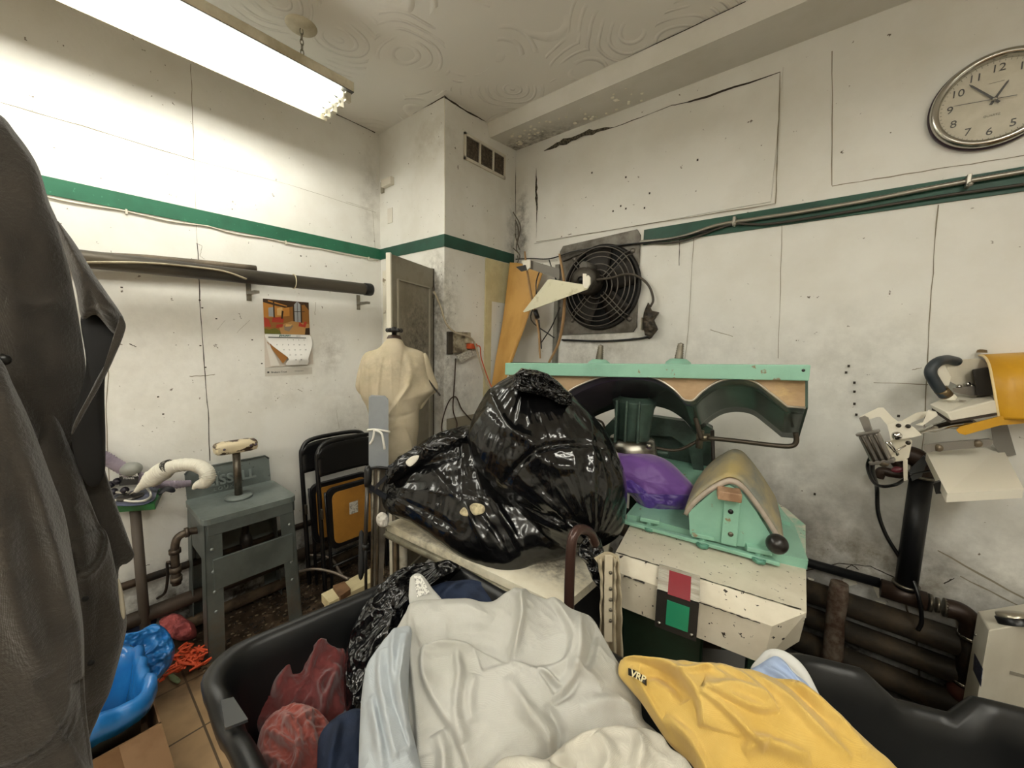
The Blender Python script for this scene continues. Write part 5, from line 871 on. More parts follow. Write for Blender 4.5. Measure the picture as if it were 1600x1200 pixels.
M().boxo(c1+ax*.006, (s1, dN, ax), (.031, .023, .007)).build('end_block', gun, t, bevel=.003); M().boxo(c0-ax*.004, (s1, dN, ax), (.029, .022, .005)).build('end_block', gun, t, bevel=.003); M().ball(X(1381, 723, 1.27), .014, 10).build('pivot_bolt', pm('bronze_bolt', '6e6252', .4, .6), t)
slab('lower_bracket', [(1384, 690), (1420, 684), (1425, 690), (1420, 715), (1412, 720), (1392, 722), (1386, 705)], .006, whp, 1.33); slab('hanger_strap', [(1411, 718), (1418, 718), (1418, 750), (1412, 752)], .006, whp, 1.31)
for p, q in (((1384, 690), (1398, 706)), ((1398, 706), (1415, 696)), ((1390, 690), (1404, 710)), ((1402, 712), (1400, 702))): M().cyl(X(*p, 1.30), X(*q, 1.30), .003, n=6).build('spring_wire', chr_, t)
slab('cross_rail', [(1443, 696), (1470, 692), (1545, 686), (1552, 690), (1548, 698), (1445, 707)], .02, gun, 1.33)
for q in ((1466, 700), (1527, 693)): M().lathe([(0, .006), (.011, .005), (.013, 0)], X(*q, 1.328), dN, 14).build('bolt', pm('bronze_bolt', '6e6252', .4), t)
slab('grey_tail_plate', [(1548, 668), (1574, 663), (1588, 711), (1564, 714), (1552, 694)], .01, pm('tail_grey', '77736d', .5), 1.40)
m = M(); tp = [X(1447, 706, 1.40), X(1565, 697, 1.45), X(1601, 768, 1.16), X(1480, 771, 1.16)]; tp[2] = X(1600, 764, 1.16); m.prism([A(p) for p in tp], Z3*-.028); m.build('lower_table', whp2, t, bevel=.003)
slab('side_tray', [(1420, 735), (1443, 712), (1450, 720), (1440, 745), (1425, 752)], .02, pm('tray_dark', '26282a', .4), 1.40)
slab('black_end_cap', [(1458, 756), (1470, 752), (1474, 771), (1462, 772)], .03, blk, 1.22)
M().tube(cat([X(1420, 742, 1.38), X(1440, 738, 1.38), X(1456, 735, 1.38)], 3), .004, 6).build('thin_rod', blk, t); puff('red_handle', [(1392, 734), (1398, 729), (1408, 730), (1414, 733), (1408, 738), (1396, 738)], plane(X(1402, 734, 1.33)), .006, .006, pm('handle_red', '5c1c26', .35), t, 8, 30)
# stand pipe and fittings
yp = YB-.09
def Y(px, py, y=yp): return W(px, py, y=y)
t = thing('pipe_stand', 'upright black pipe with elbows carrying the cuff press at the right wall', 'pipe', Y(1440, 935)*A((1, 1, 1)))
bp = pm('black_steel_pipe', '16171a', .4, .3); cp = Y(1440, 745); cb = Y(1436, 925)
M().cyl((cp[0], yp, cp[2]), (cp[0], yp, cb[2]), .034, n=24).build('upright', bp, t); cb = A((cp[0], yp, cb[2]))
M().tube(cat([cp, cp+Z3*.05, cp+A((-.03, 0, .075)), cp+A((-.075, 0, .08))], 6), .036, 18).build('top_elbow', pm('elbow_brown', '33241b', .45, .3), t); M().cyl(cp-Z3*.003, cp+Z3*.008, .042, n=20).build('collar', steel, t)
M().cyl(cp+A((-.07, 0, .08)), cp+A((-.10, 0, .08)), .024, n=16).build('steel_nut', chr_, t); M().tube(cat([cp+A((-.10, 0, .08)), Y(1410, 738), Y(1392, 739), Y(1378, 736), Y(1372, 746)], 5), .018, 12).build('valve_pipe', MATS['elbow_brown'], t)
M().cyl(cb+A((-.07, 0, -.03)), cb+A((.06, 0, -.03)), .036, n=20).build('tee', MATS['elbow_brown'], t); M().cyl(cb+Z3*.01, cb+Z3*.02, .041, n=20).build('collar', steel, t)
for k in (.065, .085, .105): M().cyl(cb+A((k, 0, -.03)), cb+A((k+.01, 0, -.03)), .034 if k != .085 else .028, n=20).build('union_ring', steel, t)
e0 = cb+A((.11, 0, -.03)); M().tube(cat([e0, e0+A((.04, 0, 0)), e0+A((.07, 0, -.03)), e0+A((.075, 0, -.08))], 6), .034, 18).build('lower_elbow', MATS['elbow_brown'], t); M().cyl(e0+A((.075, 0, -.09)), e0+A((.075, 0, -.27)), .027, n=18).build('down_pipe', ironp, t); M().cyl(e0+A((.075, 0, -.075)), e0+A((.075, 0, -.09)), .037, n=20).build('collar', chr_, t)
M().cyl(e0+A((.075, 0, -.26)), e0+A((.075, 0, -.275)), .034, n=20).build('collar', chr_, t); M().ball(e0+A((.075, 0, -.31)), .042, 12).build('red_fitting', pm('fitting_red_brown', '5c3024', .6), t)
tag(M().tube(cat([X(1361, 712, 1.30), X(1356, 730, 1.34), X(1364, 752, 1.45), X(1378, 760, 1.5), Y(1400, 757, yp-.12), Y(1415, 748, yp-.06), Y(1426, 742, yp-.02)], 6), .006, 8).build('air_hose', blk), 'black air hose looping under the small cylinder of the cuff press', 'hose')
tag(M().tube(cat([X(1365, 715, 1.30), X(1363, 735, 1.38), Y(1370, 760, yp-.03), Y(1372, 800, yp-.0), Y(1384, 835, yp), Y(1405, 870, yp), Y(1424, 902, yp-.02), Y(1436, 935, yp-.05), Y(1440, 970, yp-.05), Y(1434, 985, yp-.05)], 8), .007, 8).build('long_air_hose', blk), 'long black hose hanging from the cuff press down the right wall', 'hose')
tag(M().tube(cat([Y(1415, 935, YB-.02), Y(1418, 955, YB-.02), Y(1430, 970, YB-.02), Y(1432, 1000, YB-.03), Y(1437, 1060, YB-.03)], 6), .003, 6).build('thin_brown_wire', pm('wire_brown', '5d5140', .6)), 'thin brown wire hanging among the wall pipes at right', 'wire')
# horizontal pipes along back wall
pk = pm('pipe_dark_dusty', '3a342c', .55, .3, var='574a3a', vscale=8, bump=.2)
for z0, z1, yy, r, x0_, x1_, lab, mt in ((.545, .575, YB-.05, .020, -.9, cb[0]-.07, 'thin black pipe along the back wall joining the pipe stand', bp), (.44, .43, YB-.055, .050, -.9, 2.9, 'thick brown pipe along the back wall, uppermost of the big ones', pk), (.325, .315, YB-.065, .044, -.9, 2.9, 'thick dusty pipe along the back wall, middle of the big ones', pk), (.21, .20, YB-.09, .048, -.9, 2.9, 'thick dusty pipe along the back wall, below the middle one', pk), (.09, .085, YB-.12, .045, -.9, 2.9, 'thick pipe lowest along the back wall near the floor', ironp)):
    tag(M().cyl((x0_, yy, z0), (x1_, yy, z1), r, n=18).build('wall_pipe', mt), lab, 'pipe')
tag(M().tube([(.10, YB-.13, .56), (.10, YB-.135, .5), (.10, YB-.15, .40), (.105, YB-.16, .25), (.105, YB-.18, .02)], [.03, .036, .032, .036, .03], 16).build('vertical_pipe', pm('pipe_rusty', '4b3527', .7, .2, var='75685a', vscale=20)), 'rusty upright pipe crossing the back wall pipes right of the press', 'pipe')
# white control box
t = thing('control_box', 'white steel control box with a black dial knob at the lower right', 'control box', (.62, 1.62, 0)); tb2 = 1.22
fa, fb_, fc = W(1545, 985, t=1.13), W(1528, 955, t=1.33), W(1600, 1003, t=1.17)
ux = nrm((fc-fa)*A((1, 1, 0))); uy = nrm((fb_-fa)*A((1, 1, 0))); zt_ = fa[2]; 
p0 = fa; p1 = fa+ux*.35; p3 = fa+(fb_-fa)*A((1, 1, 0)); p2 = p3+ux*.35
m = M(); dz = A((0, 0, fb_[2]-fa[2])); V8 = [p0, p1, p2+dz, p3+dz]+[p*A((1, 1, 0))+A((0, 0, .12)) for p in (p0, p1, p2, p3)]
m.add(V8, [(0, 1, 2, 3), (7, 6, 5, 4), (0, 4, 5, 1), (1, 5, 6, 2), (2, 6, 7, 3), (3, 7, 4, 0)]); m.build('cabinet', pm('control_white', 'e6e0cf', .4, var='dcd5c3', vscale=5), t, bevel=.004)
M().box((V8[4][0]+.03, min(V8[4][1], V8[7][1])+.05, 0), (V8[5][0]-.05, V8[7][1]-.02, .12)).build('plinth', blk, t)
kn = (V8[0]+V8[1]+V8[2]+V8[3])/4; nn_ = nrm(np.cross(V8[1]-V8[0], V8[3]-V8[0])); nn_ = nn_ if nn_[2] > 0 else -nn_; kc = W(1588, 975, pl=(V8[0], nn_)); M().lathe([(.038, 0), (.038, .018), (.034, .02)], kc, nn_, 28).build('knob_skirt', blk, t); M().lathe([(.034, .02), (.033, .03), (.0, .031)], kc, nn_, 28).build('knob_cap', pm('knob_silver', 'b5ad9c', .3, .8), t)
sn = nrm(np.cross(V8[3]-V8[0], Z3)); sn = sn if np.dot(sn, CAM-V8[0]) > 0 else -sn; fn_ = nrm(np.cross(V8[1]-V8[0], Z3)); fn_ = fn_ if np.dot(fn_, CAM-V8[0]) > 0 else -fn_
q = [W(*p, pl=(V8[0], sn)) for p in ((1523, 1021), (1536, 1045), (1533, 1073), (1521, 1047))]; M().prism(q, sn*.001).build('blue_label', pm('label_navy', '1c2440', .4, speck=(90, .6, .65, '8a93ac')), t)
q = [W(*p, pl=(V8[0], fn_)) for p in ((1578, 1048), (1600, 1054), (1600, 1059), (1577, 1053))]; M().prism(q, fn_*.0015).build('name_plate', pm('plate_grey2', 'a19b8d', .4), t); M().ball(W(1525, 992, pl=(V8[0], sn)), .005, 8).build('side_screw', chr_, t)
# corner beside the fan: warped tan board, wooden sticks, metal arm with white flag
t = None
tn = pm('tan_board', 'd0a25a', .55, var='bd8f48', vscale=6, stretch=(1, 1, .4), spots=[((0, .1, .5), (.05, .1, .05), .8, 20)])
o = sheet('warped_tan_board', [[W(797, 410, x=-1.80), W(815, 412, x=-1.70), W(845, 418, x=-1.55), W(848, 426, x=-1.53)], [W(786, 500, x=-1.80), W(800, 500, x=-1.71), W(818, 500, x=-1.60), W(822, 505, x=-1.58)], [W(775, 560, x=-1.79), W(785, 560, x=-1.74), W(797, 560, x=-1.67), W(802, 560, x=-1.66)], [W(768, 606, x=-1.78), W(774, 606, x=-1.75), W(780, 606, x=-1.72), W(786, 606, x=-1.70)]], tn, solid=.006)
tag(o, 'tan bent hardboard sheet tapering down, wedged in the corner left of the fan', 'board')
wood = pm('pale_stick_wood', 'b08d62', .6, var='8d6c46', vscale=8, stretch=(1, 1, .3))
for pts, rr, lab in ((((820, 393), (822, 412), (828, 450), (836, 490), (842, 520), (843, 545), (844, 560)), .010, 'straight pale wooden stick left of the fan with a black grip'), (((874, 397), (880, 430), (882, 460), (880, 500), (873, 535), (860, 562), (850, 580)), .012, 'curved pale wooden stick in front of the fan left edge')):
    P = cat([W(*p, y=1.95) for p in pts], 6); tag(M().tube(P, [rr*(.6+.4*math.sin(math.pi*min(1, max(0, i/(len(P)-1)*.9+.08)))) for i in range(len(P))], 8, flat=.6).build('wooden_stick', wood), lab, 'stick')
m = M(); m.cyl(W(836, 485, y=1.93), W(840, 497, y=1.93), .014); tag(m.build('black_stick_grip', blk), 'black tape grip on the straight wooden stick', 'grip')
for i, pts in enumerate((((848, 412), (838, 440), (838, 470), (830, 500), (866, 528)), ((875, 480), (862, 510), (846, 535)), ((842, 500), (845, 530), (846, 545)), ((858, 406), (864, 425), (869, 437)))): tag(M().tube(cat([W(*p, y=1.96) for p in pts], 5), .004, 6).build('strap_loop', blk), ['black cord crossing behind the straight stick', 'black cord running from the curved stick down left', 'short black cord along the straight stick', 'short black cord beneath the grey metal arm'][i], 'strap', 'black cords beside the fan')
t = thing('hinged_metal_arm', 'grey flat metal arm with white clip in the corner left of the fan', 'metal arm', W(850, 425, y=1.95)); q = lambda a, b, y=1.93: W(a, b, y=y)
M().prism([q(826, 406), q(874, 420), q(874, 436), q(827, 420)], (0, .004, 0)).build('arm_bar', pm('arm_grey', '6e6a62', .45, .4), t); M().prism([q(815, 407, 1.91), q(828, 406, 1.91), q(828, 418, 1.91), q(822, 423, 1.91), q(818, 417, 1.91)], (0, .01, 0)).build('white_clip', whp2, t, bevel=.002); M().prism([q(806, 417, 1.90), q(820, 414, 1.90), q(822, 422, 1.90), q(814, 424, 1.90)], (0, .01, 0)).build('black_jaw', blk, t)
t = thing('white_flag_plate', 'white triangular plate with a rounded hook hanging in front of the fan', 'plate', q(870, 465, 1.85)); yq = 1.85
M().prism([q(817, 487, yq), q(856, 437, yq), q(860, 436, yq), q(914, 445, yq), q(918, 452, yq), q(819, 488, yq)], (0, .004, 0)).build('plate', pm('flag_cream', 'd9d5ba', .5, var='c5bf9f', vscale=18, vlo=.55, vhi=.65), t, bevel=.001)
m = M(); m.prism([q(912, 428, yq), q(917, 428, yq), q(918, 433, yq), q(920, 430, yq), q(923, 434, yq), q(923, 444, yq), q(919, 451, yq), q(914, 450, yq), q(912, 445, yq)], (0, -.01, 0)); m.build('hook', whp2, t, bevel=.002)
M().cyl(q(916, 440, yq), q(916, 440, YB-.19), .006).build('pivot_rod', steel, t)
tag(M().box((-1.475, YB-.03, 1.2), (-1.445, YB-.001, 2.06)).build('grey_post', pm('post_grey', '7d7c74', .6, var='6c6a60', vscale=10)), 'grey metal strip standing against the wall under the left edge of the fan', 'strip')
m = M()
for i in range(10): a = rng.uniform(0, 1); m.tube(cat([(-1.83+rng.uniform(0, .05), 2.19-rng.uniform(0, .04), 2.45-.05*i), (-1.82+rng.uniform(0, .05), 2.19, 2.36-.04*i), (-1.80+rng.uniform(0, .05), 2.18, 2.28-.03*i)], 3), .004, 5)
tag(m.build('cobweb_dirt', pm('cobweb_grey', '6a645a', .95)), 'strings of dusty cobweb in the wall corner above the tan board', 'cobweb', kind='stuff')
# ================================================================ tubs, laundry, coats
tubm = pm('black_tub_plastic', '0a0b0c', .42, bump=.12, bscale=14)
def rrect(C4, inset, rad=.09, k=6):
    C4 = [A(c, float) for c in C4]; ctr = sum(C4)/4; out = []; n = 4
    for i in range(4):
        p, q, r_ = C4[i-1], C4[i], C4[(i+1) % 4]; e1 = nrm(p-q); e2 = nrm(r_-q); b_ = nrm(e1+e2); half = math.acos(np.clip(np.dot(e1, e2), -1, 1))/2
        qq = q+b_*(inset/math.sin(half)); rd_ = max(.02, rad-inset*.3); d = rd_/math.tan(half); cc = qq+b_*(rd_/math.sin(half)); s, e = qq+e1*d, qq+e2*d
        a0 = math.atan2(*(s-cc)[::-1]); a1 = math.atan2(*(e-cc)[::-1]); da = (a1-a0+math.pi) % (2*math.pi)-math.pi
        for j in range(k+1): a = a0+da*j/k; out.append(cc+rd_*A((math.cos(a), math.sin(a))))
    P = []
    for i in range(len(out)):
        a, b = out[i], out[(i+1) % len(out)]; m_ = max(1, int(np.linalg.norm(b-a)/.03)); P += [a+(b-a)*j/m_ for j in range(m_)]
    return P
def tub(name, C4, zr, lab, dips=(), zb0=.14, group='black laundry tubs'):
    t = thing(name, lab, 'laundry tub', (sum(c[0] for c in C4)/4, sum(c[1] for c in C4)/4, 0), group)
    prof = [(.13, zb0+.02), (.11, zb0+.05), (.05, zr-.06), (.036, zr-.012), (.028, zr-.002), (.016, zr+.003), (.004, zr-.003), (-.002, zr-.014), (0, zr-.04), (.012, zr-.048), (.03, zr-.05), (.035, zr-.06), (.10, zb0+.02), (.12, zb0)]
    base = rrect(C4, 0); nb = len(base); G = []
    dz = np.zeros(nb)
    for (p, wd, dp) in dips:
        d = A([np.linalg.norm(b-A(p)) for b in base]); dz -= dp*np.clip((wd-d)/.03, 0, 1)
    for ins, z in prof:
        R_ = rrect(C4, ins); R_ = resample([list(q)+[0] for q in R_], nb) if len(R_) != nb else A([list(q)+[0] for q in R_])
        R_ = A([list(np.interp(np.linspace(0, 1, nb, endpoint=False), np.linspace(0, 1, len(rrect(C4, ins)), endpoint=False), [q[i] for q in rrect(C4, ins)])) for i in (0, 1)]).T
        fac = np.clip((z-(zr-.12))/.06, 0, 1); G.append([(R_[j][0], R_[j][1], z+dz[j]*fac) for j in range(nb)])
    m = M(); m.grid(A(G), wrap=True); m.add(G[0], [tuple(range(nb))]); m.add(G[-1], [tuple(range(nb))[::-1]]); m.build('tub_shell', tubm, t)
    for c in C4:
        c = A(c)*.82+sum(A(k) for k in C4)/4*.18; M().cyl((c[0]-.012, c[1], .05), (c[0]+.012, c[1], .05), .05, n=20).build('caster', pm('caster_grey', '4b4b4a', .5), t); M().cyl((c[0], c[1], .09), (c[0], c[1], zb0), .015, n=10).build('caster_stem', steel, t)
    return t
b1 = [(-1.085, .165), (-.985, .845), (-.16, .845), (-.16, .165)]
tA = tub('laundry_tub', b1, .80, 'large black plastic laundry tub at left holding maroon and white clothes', dips=[((-.88, .165), .06, .02)])
q = [W(*p, z=.805) for p in ((345, 1098), (365, 1093), (388, 1128), (352, 1142))]; M().prism(q, (0, 0, .006)).build('handle_recess', pm('tub_reflection', '2f3031', .3), tA, bevel=.003)  # paler block paints the light reflection on the grip recess
A2 = A((-.075, 1.035)); e_ = A((.94, .34)); g_ = A((.34, -.94)); b2 = [A2, A2+e_*1.2, A2+e_*1.2+g_*.68, A2+g_*.68]; zz2 = .86
dp_ = (W(1415, 1055, z=.84)[:2]); s_ = np.dot(dp_-A2, e_); tub('laundry_tub', b2, zz2, 'black plastic laundry tub at right beneath the yellow shirt, notched rim', dips=[(A2+e_*s_, .085, .05)])
def tow(px, z, dn=None, up=.55):
    P0 = W(*px, z=z); return (P0, nrm(nrm(CAM-P0)+A((0, 0, up))))
wc = pm('white_cotton', 'bbbab4', .85, var='b2b1a9', vscale=7, weave=220, sub=0); wc2 = pm('pale_blue_white_cotton', 'adb4b9', .85, var='a5abb0', vscale=8, weave=220); wc3 = pm('cream_white_cotton', 'c2beb2', .85, var='b8b3a6', vscale=8, weave=220)
mar = pm('maroon_cotton', '6b2b2a', .85, var='552020', vscale=8, weave=220, sheen=.3); mar2 = pm('brick_cotton', '8a4339', .85, var='6e302a', vscale=8, weave=220, sheen=.3); nav = pm('navy_cotton', '1c2a44', .85, var='152035', vscale=8, weave=220)
# inside the left tub
tag(puff('dark_laundry', [(395, 1090), (480, 1010), (580, 940), (680, 900), (760, 930), (800, 1000), (760, 1100), (640, 1250), (430, 1290), (390, 1200)], tow((600, 1080), .50), .10, .05, pm('black_cotton', '141214', .9), None, 30, 120, nz=[(.02, 6, 'r')]), 'dark clothes at the bottom of the left tub, under the maroon ones', 'clothes')
tag(puff('maroon_trousers', [(388, 1125), (400, 1085), (428, 1050), (460, 1008), (492, 982), (528, 962), (532, 970), (526, 998), (540, 1018), (546, 1050), (546, 1110), (540, 1150), (500, 1165), (455, 1120), (420, 1150)], tow((480, 1080), .62), .055, .04, mar, None, 46, 200, folds=[([(395, 1110), (440, 1045), (500, 985), (528, 966)], .03, .006), ([(430, 1100), (450, 1060), (470, 1040)], .03, .012), ([(480, 1080), (490, 1040), (515, 1010)], .035, .010), ([(500, 1140), (515, 1090), (530, 1050)], .03, .010), ([(465, 1040), (500, 1025), (530, 1030)], .02, .007), ([(520, 1060), (500, 1080), (505, 1110)], .02, .006)], nz=[(.010, 14, 'r'), (.006, 30, 'r')]), 'maroon crumpled garment in the left tub against its side', 'clothes')
tag(puff('brick_red_shirt', [(402, 1165), (415, 1130), (440, 1110), (472, 1104), (492, 1112), (512, 1130), (525, 1160), (520, 1210), (500, 1280), (420, 1290), (404, 1230)], tow((460, 1170), .63), .07, .05, mar2, None, 44, 180, folds=[([(440, 1120), (455, 1150), (470, 1180), (460, 1230)], .03, .008), ([(470, 1110), (480, 1150), (500, 1200)], .025, .008), ([(420, 1150), (450, 1180), (480, 1190)], .02, .006), ([(410, 1190), (440, 1210), (450, 1260)], .02, .006), ([(490, 1120), (470, 1145), (440, 1150)], .02, .006)], nz=[(.010, 18, 'r'), (.006, 45, 'r')]), 'brick red balled-up garment in the left tub, nearest the tub handle', 'clothes')
tag(puff('navy_garment', [(500, 1150), (530, 1120), (565, 1110), (580, 1150), (585, 1290), (490, 1290), (495, 1210)], tow((540, 1190), .66), .05, .04, nav, None, 30, 120, folds=[([(530, 1130), (520, 1190), (510, 1250)], .02, .01)], nz=[(.006, 12, 'r')]), 'navy garment beside the brick red one in the left tub', 'clothes')
tag(puff('navy_garment', [(655, 930), (680, 915), (712, 909), (745, 911), (772, 918), (800, 932), (800, 960), (700, 965), (660, 950)], tow((730, 930), .76), .04, .04, nav, None, 24, 120, folds=[([(690, 940), (720, 915), (760, 915)], .015, .01)], nz=[(.005, 12, 'r')]), 'navy garment behind the white coat at the back of the left tub', 'clothes')
tag(puff('thin_black_bag', [(538, 1090), (540, 1040), (545, 1005), (562, 965), (588, 925), (612, 902), (640, 890), (672, 882), (705, 880), (720, 892), (690, 905), (655, 915), (645, 945), (625, 985), (590, 1010), (575, 1060), (572, 1140), (550, 1140)], tow((610, 960), .74), .06, .05, bagm, None, 50, 260, nz=[(.014, 12, 'r'), (.007, 34, 'r')], fn=knotfn((700, 885), tow((610, 960), .74), .008, 9)), 'thin crumpled black bag between the maroon and white clothes in the left tub', 'rubbish bag')
# the white heap
FOLD = 1.5
ph_ = tow((790, 1060), .90)
tag(puff('white_coat', [(600, 1000), (618, 985), (634, 958), (645, 942), (690, 938), (728, 937), (752, 942), (772, 940), (792, 926), (808, 921), (822, 926), (850, 936), (872, 938), (888, 950), (905, 957), (925, 966), (945, 1000), (962, 1030), (980, 1060), (1000, 1095), (1005, 1125), (1030, 1150), (1050, 1200), (1060, 1300), (560, 1310), (566, 1200), (570, 1100), (585, 1030)], ph_, .075, .10, wc, None, 130, 420, cen=(800, 1100), mirror=False, nz=[(.010, 5, 'f'), (.0025, 22, 'r')], pw=.6, folds=[
  ([(797, 930), (806, 955), (812, 985), (804, 1020), (798, 1050), (795, 1058)], .022, .030, 's', .3), ([(822, 930), (812, 960), (810, 1000), (800, 1050)], .018, .010), ([(855, 940), (872, 975), (885, 1010), (880, 1045), (862, 1060), (835, 1062)], .024, .026, 's', .3), ([(905, 962), (900, 1000), (898, 1040), (888, 1075), (870, 1100)], .016, .012),
  ([(662, 1033), (690, 1019), (722, 1020), (755, 1035), (795, 1052)], -.020, .035, 's', .3), ([(665, 1033), (700, 1028), (740, 1034)], .014, .008), ([(668, 1032), (664, 1055), (670, 1090), (690, 1130), (715, 1170), (740, 1230)], .022, .022, 's', .3), ([(755, 1070), (775, 1060), (800, 1055), (828, 1062), (848, 1085), (862, 1106)], -.020, .028, 's', .3), ([(828, 1062), (850, 1075), (870, 1095)], .014, .006),
  ([(640, 950), (642, 1000), (648, 1060), (655, 1120), (660, 1200)], .018, .016, 's', .3), ([(718, 1035), (722, 1080), (718, 1130), (730, 1180)], .014, .010), ([(745, 1075), (738, 1110), (740, 1150)], .009, .010), ([(900, 1075), (885, 1100), (860, 1120)], -.014, .007), ([(880, 1060), (905, 1070), (935, 1090)], .012, .012), ([(930, 980), (920, 1030), (905, 1070)], -.010, .010), ([(790, 1080), (820, 1130), (850, 1170), (860, 1230)], .014, .014), ([(850, 1120), (870, 1160), (860, 1200)], -.014, .010), ([(900, 1120), (950, 1110), (1000, 1120)], .014, .014), ([(690, 1160), (700, 1200), (695, 1260)], .016, .012), ([(620, 990), (618, 1040), (612, 1100), (630, 1180)], .018, .012), ([(590, 1020), (588, 1080), (585, 1160)], .016, .01), ([(690, 960), (740, 965), (770, 985)], .006, .014), ([(700, 1000), (750, 1000), (790, 1010)], -.006, .014)]),
  'crumpled white cotton coat heaped highest on the clothes in the left tub', 'coat')
tag(puff('pale_shirt', [(586, 1020), (600, 1002), (614, 986), (630, 980), (643, 985), (640, 1030), (638, 1080), (640, 1130), (655, 1190), (670, 1300), (556, 1310), (560, 1200), (564, 1100), (572, 1045)], tow((605, 1110), .93), .045, .04, wc2, None, 60, 220, nz=[(.003, 24, 'r')], folds=[([(592, 1025), (590, 1080), (600, 1140), (615, 1200)], .022, .014, 's', .2), ([(612, 990), (610, 1050), (618, 1110), (640, 1180)], .020, .014, 's', .2), ([(635, 1000), (628, 1050), (625, 1100), (638, 1150)], .016, .007), ([(580, 1100), (590, 1160), (600, 1220)], .012, .008)]), 'pale blue-white shirt sleeves down the left side of the white heap', 'shirt')
tag(puff('white_garment', [(770, 1300), (760, 1230), (780, 1190), (815, 1185), (850, 1190), (885, 1165), (930, 1148), (985, 1138), (1030, 1148), (1048, 1172), (1080, 1200), (1100, 1300)], tow((940, 1190), .99), .04, .05, wc3, None, 50, 220, nz=[(.006, 10, 'f'), (.003, 24, 'r')], folds=[([(880, 1180), (930, 1150), (985, 1142)], .012, .010), ([(930, 1160), (950, 1200), (940, 1250)], .014, .012), ([(985, 1145), (1000, 1180), (990, 1230)], .014, .010), ([(860, 1200), (900, 1220)], -.012, .01)]), 'creamy white garment at the bottom edge, nearest the viewer between white coat and yellow shirt', 'clothes')
tg = tow((662, 922), .90); t = thing('label_garment', 'white cloth flap with a laundry label standing at the top left of the white heap', 'cloth', W(662, 945, z=.86))
puff('cloth_flap', [(640, 944), (640, 908), (645, 899), (653, 896), (662, 901), (676, 920), (692, 940), (680, 950), (655, 952)], tg, .012, .01, wc, t, 20, 90); n_ = nrm(tg[1]); q = [W(*p, pl=tg)+n_*.0135 for p in ((647, 903), (658, 903), (672, 930), (652, 936))]; M().prism(q, n_*.001).build('care_label', pm('printed_label', 'dcdad2', .6, speck=(170, .5, .56, '8f8d88')), t)
# blue and yellow shirts
tag(puff('white_shirt', [(1172, 1050), (1185, 1028), (1200, 1015), (1222, 1016), (1245, 1030), (1262, 1050), (1280, 1085), (1300, 1120), (1340, 1170), (1250, 1160), (1190, 1090)], tow((1235, 1080), .88), .02, .03, pm('white_cotton_plain', 'd5d5d2', .8), None, 24, 120, folds=[([(1200, 1030), (1240, 1060), (1280, 1120)], .01, .01)]), 'white shirt end under the pale blue one at the left rim of the right tub', 'shirt')
tag(puff('blue_shirt', [(1165, 1056), (1188, 1038), (1210, 1026), (1226, 1034), (1240, 1052), (1262, 1070), (1282, 1100), (1305, 1125), (1330, 1170), (1240, 1150), (1185, 1090)], tow((1225, 1080), .90), .03, .03, pm('pale_blue_cotton', 'a9bbdc', .8, weave=220), None, 28, 140, nz=[(.003, 20, 'r')], folds=[([(1190, 1045), (1225, 1070), (1262, 1110)], .010, .008), ([(1215, 1035), (1240, 1062), (1290, 1130)], .008, .006)]), 'pale blue shirt between the yellow shirt and the right tub rim', 'shirt')
yl = pm('yellow_cotton', 'cfaf60', .8, var='c6a34e', vscale=6, weave=220, sheen=.2); yp_ = tow((1150, 1110), .95); t = thing('yellow_shirt', 'bright yellow shirt with a black neck label lying over both laundry tubs', 'shirt', W(1150, 1110, z=.9))
puff('shirt_body', [(972, 1031), (985, 1031), (1012, 1036), (1050, 1040), (1085, 1038), (1115, 1038), (1150, 1046), (1178, 1050), (1215, 1062), (1252, 1068), (1280, 1090), (1300, 1110), (1335, 1140), (1372, 1175), (1400, 1200), (1480, 1300), (1130, 1300), (1085, 1200), (1047, 1163), (1022, 1128), (1000, 1095), (970, 1060), (966, 1048), (968, 1036)], yp_, .045, .06, yl, t, 110, 360, cen=(1160, 1130), nz=[(.006, 7, 'f'), (.0022, 24, 'r')], pw=.5, folds=[
  ([(975, 1033), (1008, 1042), (1038, 1052), (1062, 1070), (1080, 1095), (1092, 1120), (1095, 1150)], .026, .030, 's', .2), ([(984, 1052), (1000, 1075), (1020, 1110), (1045, 1150)], .010, .010), ([(1005, 1062), (1030, 1062), (1055, 1080), (1072, 1110)], -.016, .014), ([(1060, 1068), (1080, 1064), (1130, 1052)], .008, .006),
  ([(1100, 1098), (1140, 1115), (1180, 1130), (1212, 1126)], .018, .018, 's', .3), ([(1110, 1100), (1150, 1090), (1190, 1105), (1215, 1125)], .012, .010), ([(1095, 1105), (1130, 1130), (1160, 1160), (1190, 1190)], .016, .014, 's', .2), ([(1160, 1190), (1190, 1178), (1230, 1190), (1260, 1200)], .012, .010), ([(1170, 1060), (1220, 1100), (1260, 1140), (1320, 1200)], .010, .010), ([(1200, 1058), (1250, 1100), (1300, 1150)], -.008, .008), ([(1240, 1075), (1290, 1115), (1350, 1180)], .010, .010), ([(1120, 1045), (1160, 1070), (1200, 1110)], .008, .008), ([(1040, 1130), (1080, 1170), (1110, 1230)], .012, .010), ([(1060, 1045), (1110, 1060), (1140, 1080)], .006, .008)])
n_ = yp_[1]; lb = lambda a, b, d=.024: W(a, b, pl=(yp_[0]+n_*d, n_)); G = A([[lb(982+s*28, 1044+s*17+v*11-3*math.sin(s*3), .034+.006*math.sin(s*3)) for s in np.linspace(0, 1, 8)] for v in (0, 1)]); M().grid(G).build('neck_label', pm('label_black', '15140f', .5), t, solid=.002)
text('label_name', 'VRP', .015, lb(997, 1057, .050), lb(1010, 1064, .040)-lb(982, 1050, .040), lb(990, 1045, .040)-lb(988, 1060, .040), pm('label_gold', 'cfc49a', .4), t, bold=True)
FOLD = 1.
